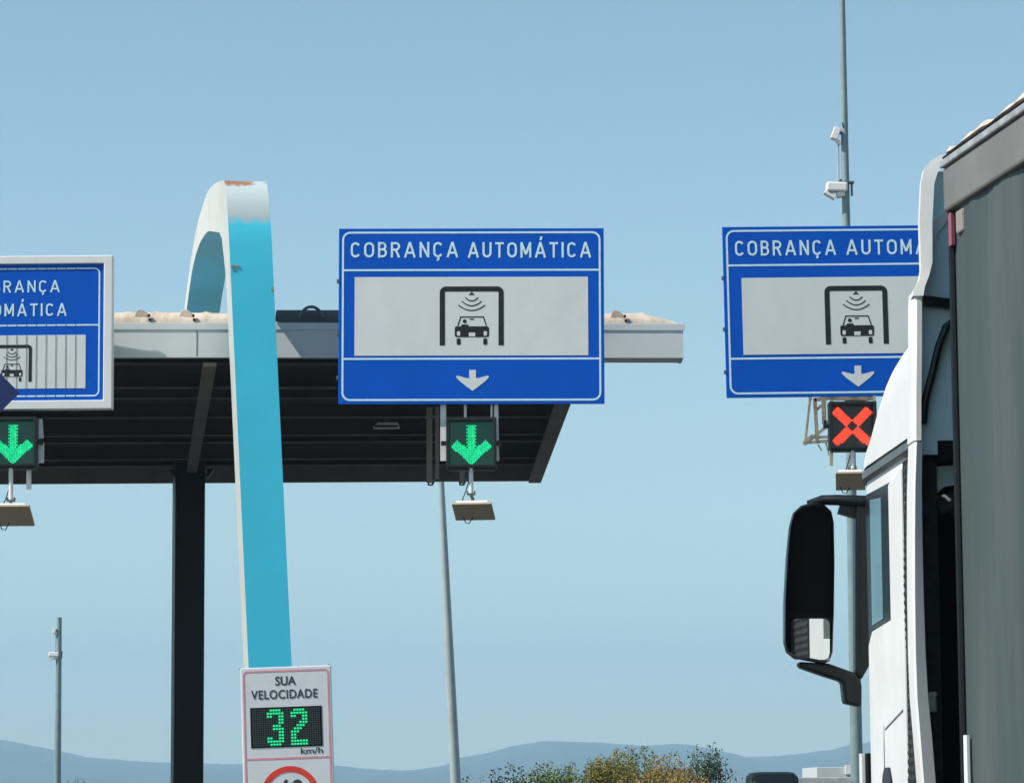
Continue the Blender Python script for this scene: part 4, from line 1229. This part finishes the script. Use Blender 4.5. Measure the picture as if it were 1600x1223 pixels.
# white roofed service building
BY = 128.0
p0 = at(1276, 1198, BY); p1 = at(1316, 1195, BY); k = mpp(BY)
bl = thing('service_building', 'low pale building with white roof edge behind the truck cab', 'building', T((p0.x, p0.y, 0)))
b = MB(); b.box((3.0, 3.0, (p0.z-0.45)/2), (6.0, 6.0, p0.z-0.45)); b.build('wall', M['wall'], bl)
b = MB(); b.box((3.0, 2.9, p0.z-0.225), (6.06, 6.4, 0.445)); b.build('roof', M['wall'], bl, bevel=0.02)
b = MB(); b.box((3.0+1.05, -0.35, p1.z-0.17), (5.9, 0.2, 0.36)); b.build('roof_sign_box', M['white_paint'], bl)
b = MB(); b.box((2.0, -0.06, p0.z-0.62), (1.6, 0.1, 0.18)); b.build('orange_board', M['orange'], bl)
b = MB(); b.box((1.0, -0.01, 1.0), (0.9, 0.04, 2.0)); b.build('door', M['steel'], bl)
# pale crash barrier from the building to the left
pb0 = at(1232, 1214, 118.0)
t = thing('barrier_wall', 'low grey barrier running from the dark van to the pale building', 'barrier', T((pb0.x, pb0.y, 0)))
b = MB(); b.box((2.4, 0, pb0.z/2), (4.8, 0.25, pb0.z)); b.build('slab', M['steel'], t, bevel=0.03)

# ------------------------------------------------------------------ shrubs
def leaves(mb, c, rad, n, size, rnd, shell=0.35, flat=1.0):
    for _ in range(n):
        while True:
            d = Vector((rnd.uniform(-1,1), rnd.uniform(-1,1), rnd.uniform(-1,1)))
            if 0.05 < d.length < 1: break
        d = d.normalized() * (d.length ** shell)
        p_ = Vector(c) + Vector((d.x*rad[0], d.y*rad[1], d.z*rad[2]))
        if p_.z < 0.02: continue
        leaf(mb, p_, size * rnd.uniform(0.6, 1.3), rnd)
def leaf(mb, p_, s, rnd, asp=0.5):
    a = Vector((rnd.gauss(0,1), rnd.gauss(0,1), rnd.gauss(0,0.8))).normalized()
    b_ = a.cross(Vector((rnd.gauss(0,1), rnd.gauss(0,1), rnd.gauss(0,1)))).normalized()
    up_ = a.cross(b_) * s * 0.12
    mb.add([p_ - a*s*.5, p_ + b_*s*asp*.5 + up_, p_ + a*s*.5, p_ - b_*s*asp*.5 + up_], [[0,1,2],[0,2,3]])
def shrub(label, px, py_top, Y, wpx, m_, seed, n, size, sprigs=6, group='shrubs along the verge', dens=0.45):
    rnd = random.Random(seed)
    top = at(px, py_top, Y); k = mpp(Y)
    base = Vector((top.x, top.y, 0)); H = top.z; Wd = wpx*k/2
    t = thing('shrub', label, 'shrub', T(base), group)
    st = MB(); fo = MB()
    for i in range(18):
        a = rnd.uniform(0, 6.28); rr = rnd.uniform(0.05, 1.0)*Wd; hh = H*rnd.uniform(0.5, 0.88)*(1 - 0.22*(rr/Wd)**2)
        tip = Vector((rr*math.cos(a), rr*math.sin(a)*0.6, hh))
        st.tube([(0.05*math.cos(a), 0.05*math.sin(a), 0), tip*0.5 + Vector((0,0,0.2)), tip], [0.03, 0.02, 0.008], 5)
        leaves(fo, tip, (min(0.55, Wd*0.4)*rnd.uniform(.6,1.1), min(0.5, Wd*0.35), H*rnd.uniform(0.08, 0.2)), n//22, size, rnd, 0.8)
    leaves(fo, (0,0,H*0.40), (Wd*0.95, Wd*0.6, H*0.36), n//3, size, rnd, 0.7)
    for i in range(sprigs):
        x0_ = rnd.uniform(-0.85, 0.85)*Wd; zb = H*0.62*(1-0.3*(x0_/Wd)**2)
        hh = H*rnd.uniform(0.78, 1.0)*(1-0.18*(x0_/Wd)**2)
        tip = Vector((x0_ + rnd.uniform(-.15,.15), rnd.uniform(-.3,.3)*Wd, hh)); bt = Vector((x0_, tip.y, zb))
        st.tube([bt, (bt+tip)/2 + Vector((rnd.uniform(-.05,.05),0,0)), tip], [0.010, 0.007, 0.004], 4)
        for q_ in range(22):
            u = rnd.uniform(0.1, 1.0)
            leaf(fo, bt.lerp(tip, u) + Vector((rnd.gauss(0,.07), rnd.gauss(0,.07), rnd.gauss(0,.05))), size*rnd.uniform(.7,1.3), rnd)
    st.build('stems', M['bark'], t, normals=False)
    fo.build('foliage', m_, t, normals=False)
    return t
VY = 78.0
shrub('sparse low weed at the left end of the verge bushes beside the lamp post', 742, 1206, VY+2, 60, M['leaf_deep'], 11, 160, 0.075, 9)
shrub('thin dark weed between the lamp post and the green bushes', 800, 1190, VY+1, 70, M['leaf_deep'], 12, 500, 0.085, 10)
shrub('leafy green bush with one upright leafy shoot, left of the brown bush', 858, 1181, VY, 150, M['leaf'], 13, 6000, 0.075, 20)
shrub('wide yellow green bush in the middle of the verge', 948, 1176, VY+1, 250, M['olive'], 14, 15000, 0.07, 30)
shrub('tall green bush top behind the brown bush', 1000, 1160, VY+2.5, 200, M['leaf'], 15, 7000, 0.075, 34)
shrub('orange brown dried bush in front of the green bushes', 1035, 1182, VY-2, 150, M['dry'], 16, 12000, 0.065, 26)
shrub('tall dark airy shrub at the right end of the bushes', 1108, 1157, VY+1, 66, M['leaf_deep'], 17, 800, 0.085, 22)
shrub('small green weed growing beside the dark van', 1165, 1207, VY+3, 50, M['leaf'], 18, 160, 0.075, 6)
shrub('tiny twiggy bush low at the far left near the thin mast', 122, 1214, 100, 40, M['leaf_deep'], 19, 200, 0.085, 6)

# grass between the shrubs, mostly below the picture
rnd = random.Random(77)
gr = MB()
cxg = at(950, 1235, VY)
for _ in range(3500):
    x = cxg.x + rnd.uniform(-5, 4.5); y = VY + rnd.uniform(-4, 4); hh = rnd.uniform(0.3, 1.5)
    lx = rnd.gauss(0, 0.15); ly = rnd.gauss(0, 0.15); ww = 0.012
    gr.add([(x-ww, y, 0), (x+ww, y, 0), (x+lx*.5+ww*.7, y+ly*.5, hh*.6), (x+lx, y+ly, hh), (x+lx*.5-ww*.7, y+ly*.5, hh*.6)], [[0,1,2,4],[4,2,3]])
tag(gr.build('dry_grass', M['dry'], normals=False), 'dry brown grass standing among the verge bushes', 'grass', None, 'stuff')

# ------------------------------------------------------------------ hazy air
hz = MB(); hz.box((0, 3300, 148), (7000, 7400, 300))
o = hz.build('haze', [])
hm = bpy.data.materials.new('hazy_air'); hm.use_nodes = True
tt = hm.node_tree
for n_ in list(tt.nodes): tt.nodes.remove(n_)
mo = tt.nodes.new('ShaderNodeOutputMaterial'); pv = tt.nodes.new('ShaderNodeVolumePrincipled')
pv.inputs['Color'].default_value = (0.45, 0.675, 0.84, 1)
pv.inputs['Density'].default_value = 0.00030
pv.inputs['Anisotropy'].default_value = 0.0
tt.links.new(pv.outputs[0], mo.inputs['Volume'])
o.data.materials.append(hm)
tag(o, 'thin blue haze in the air', None, None, 'stuff')
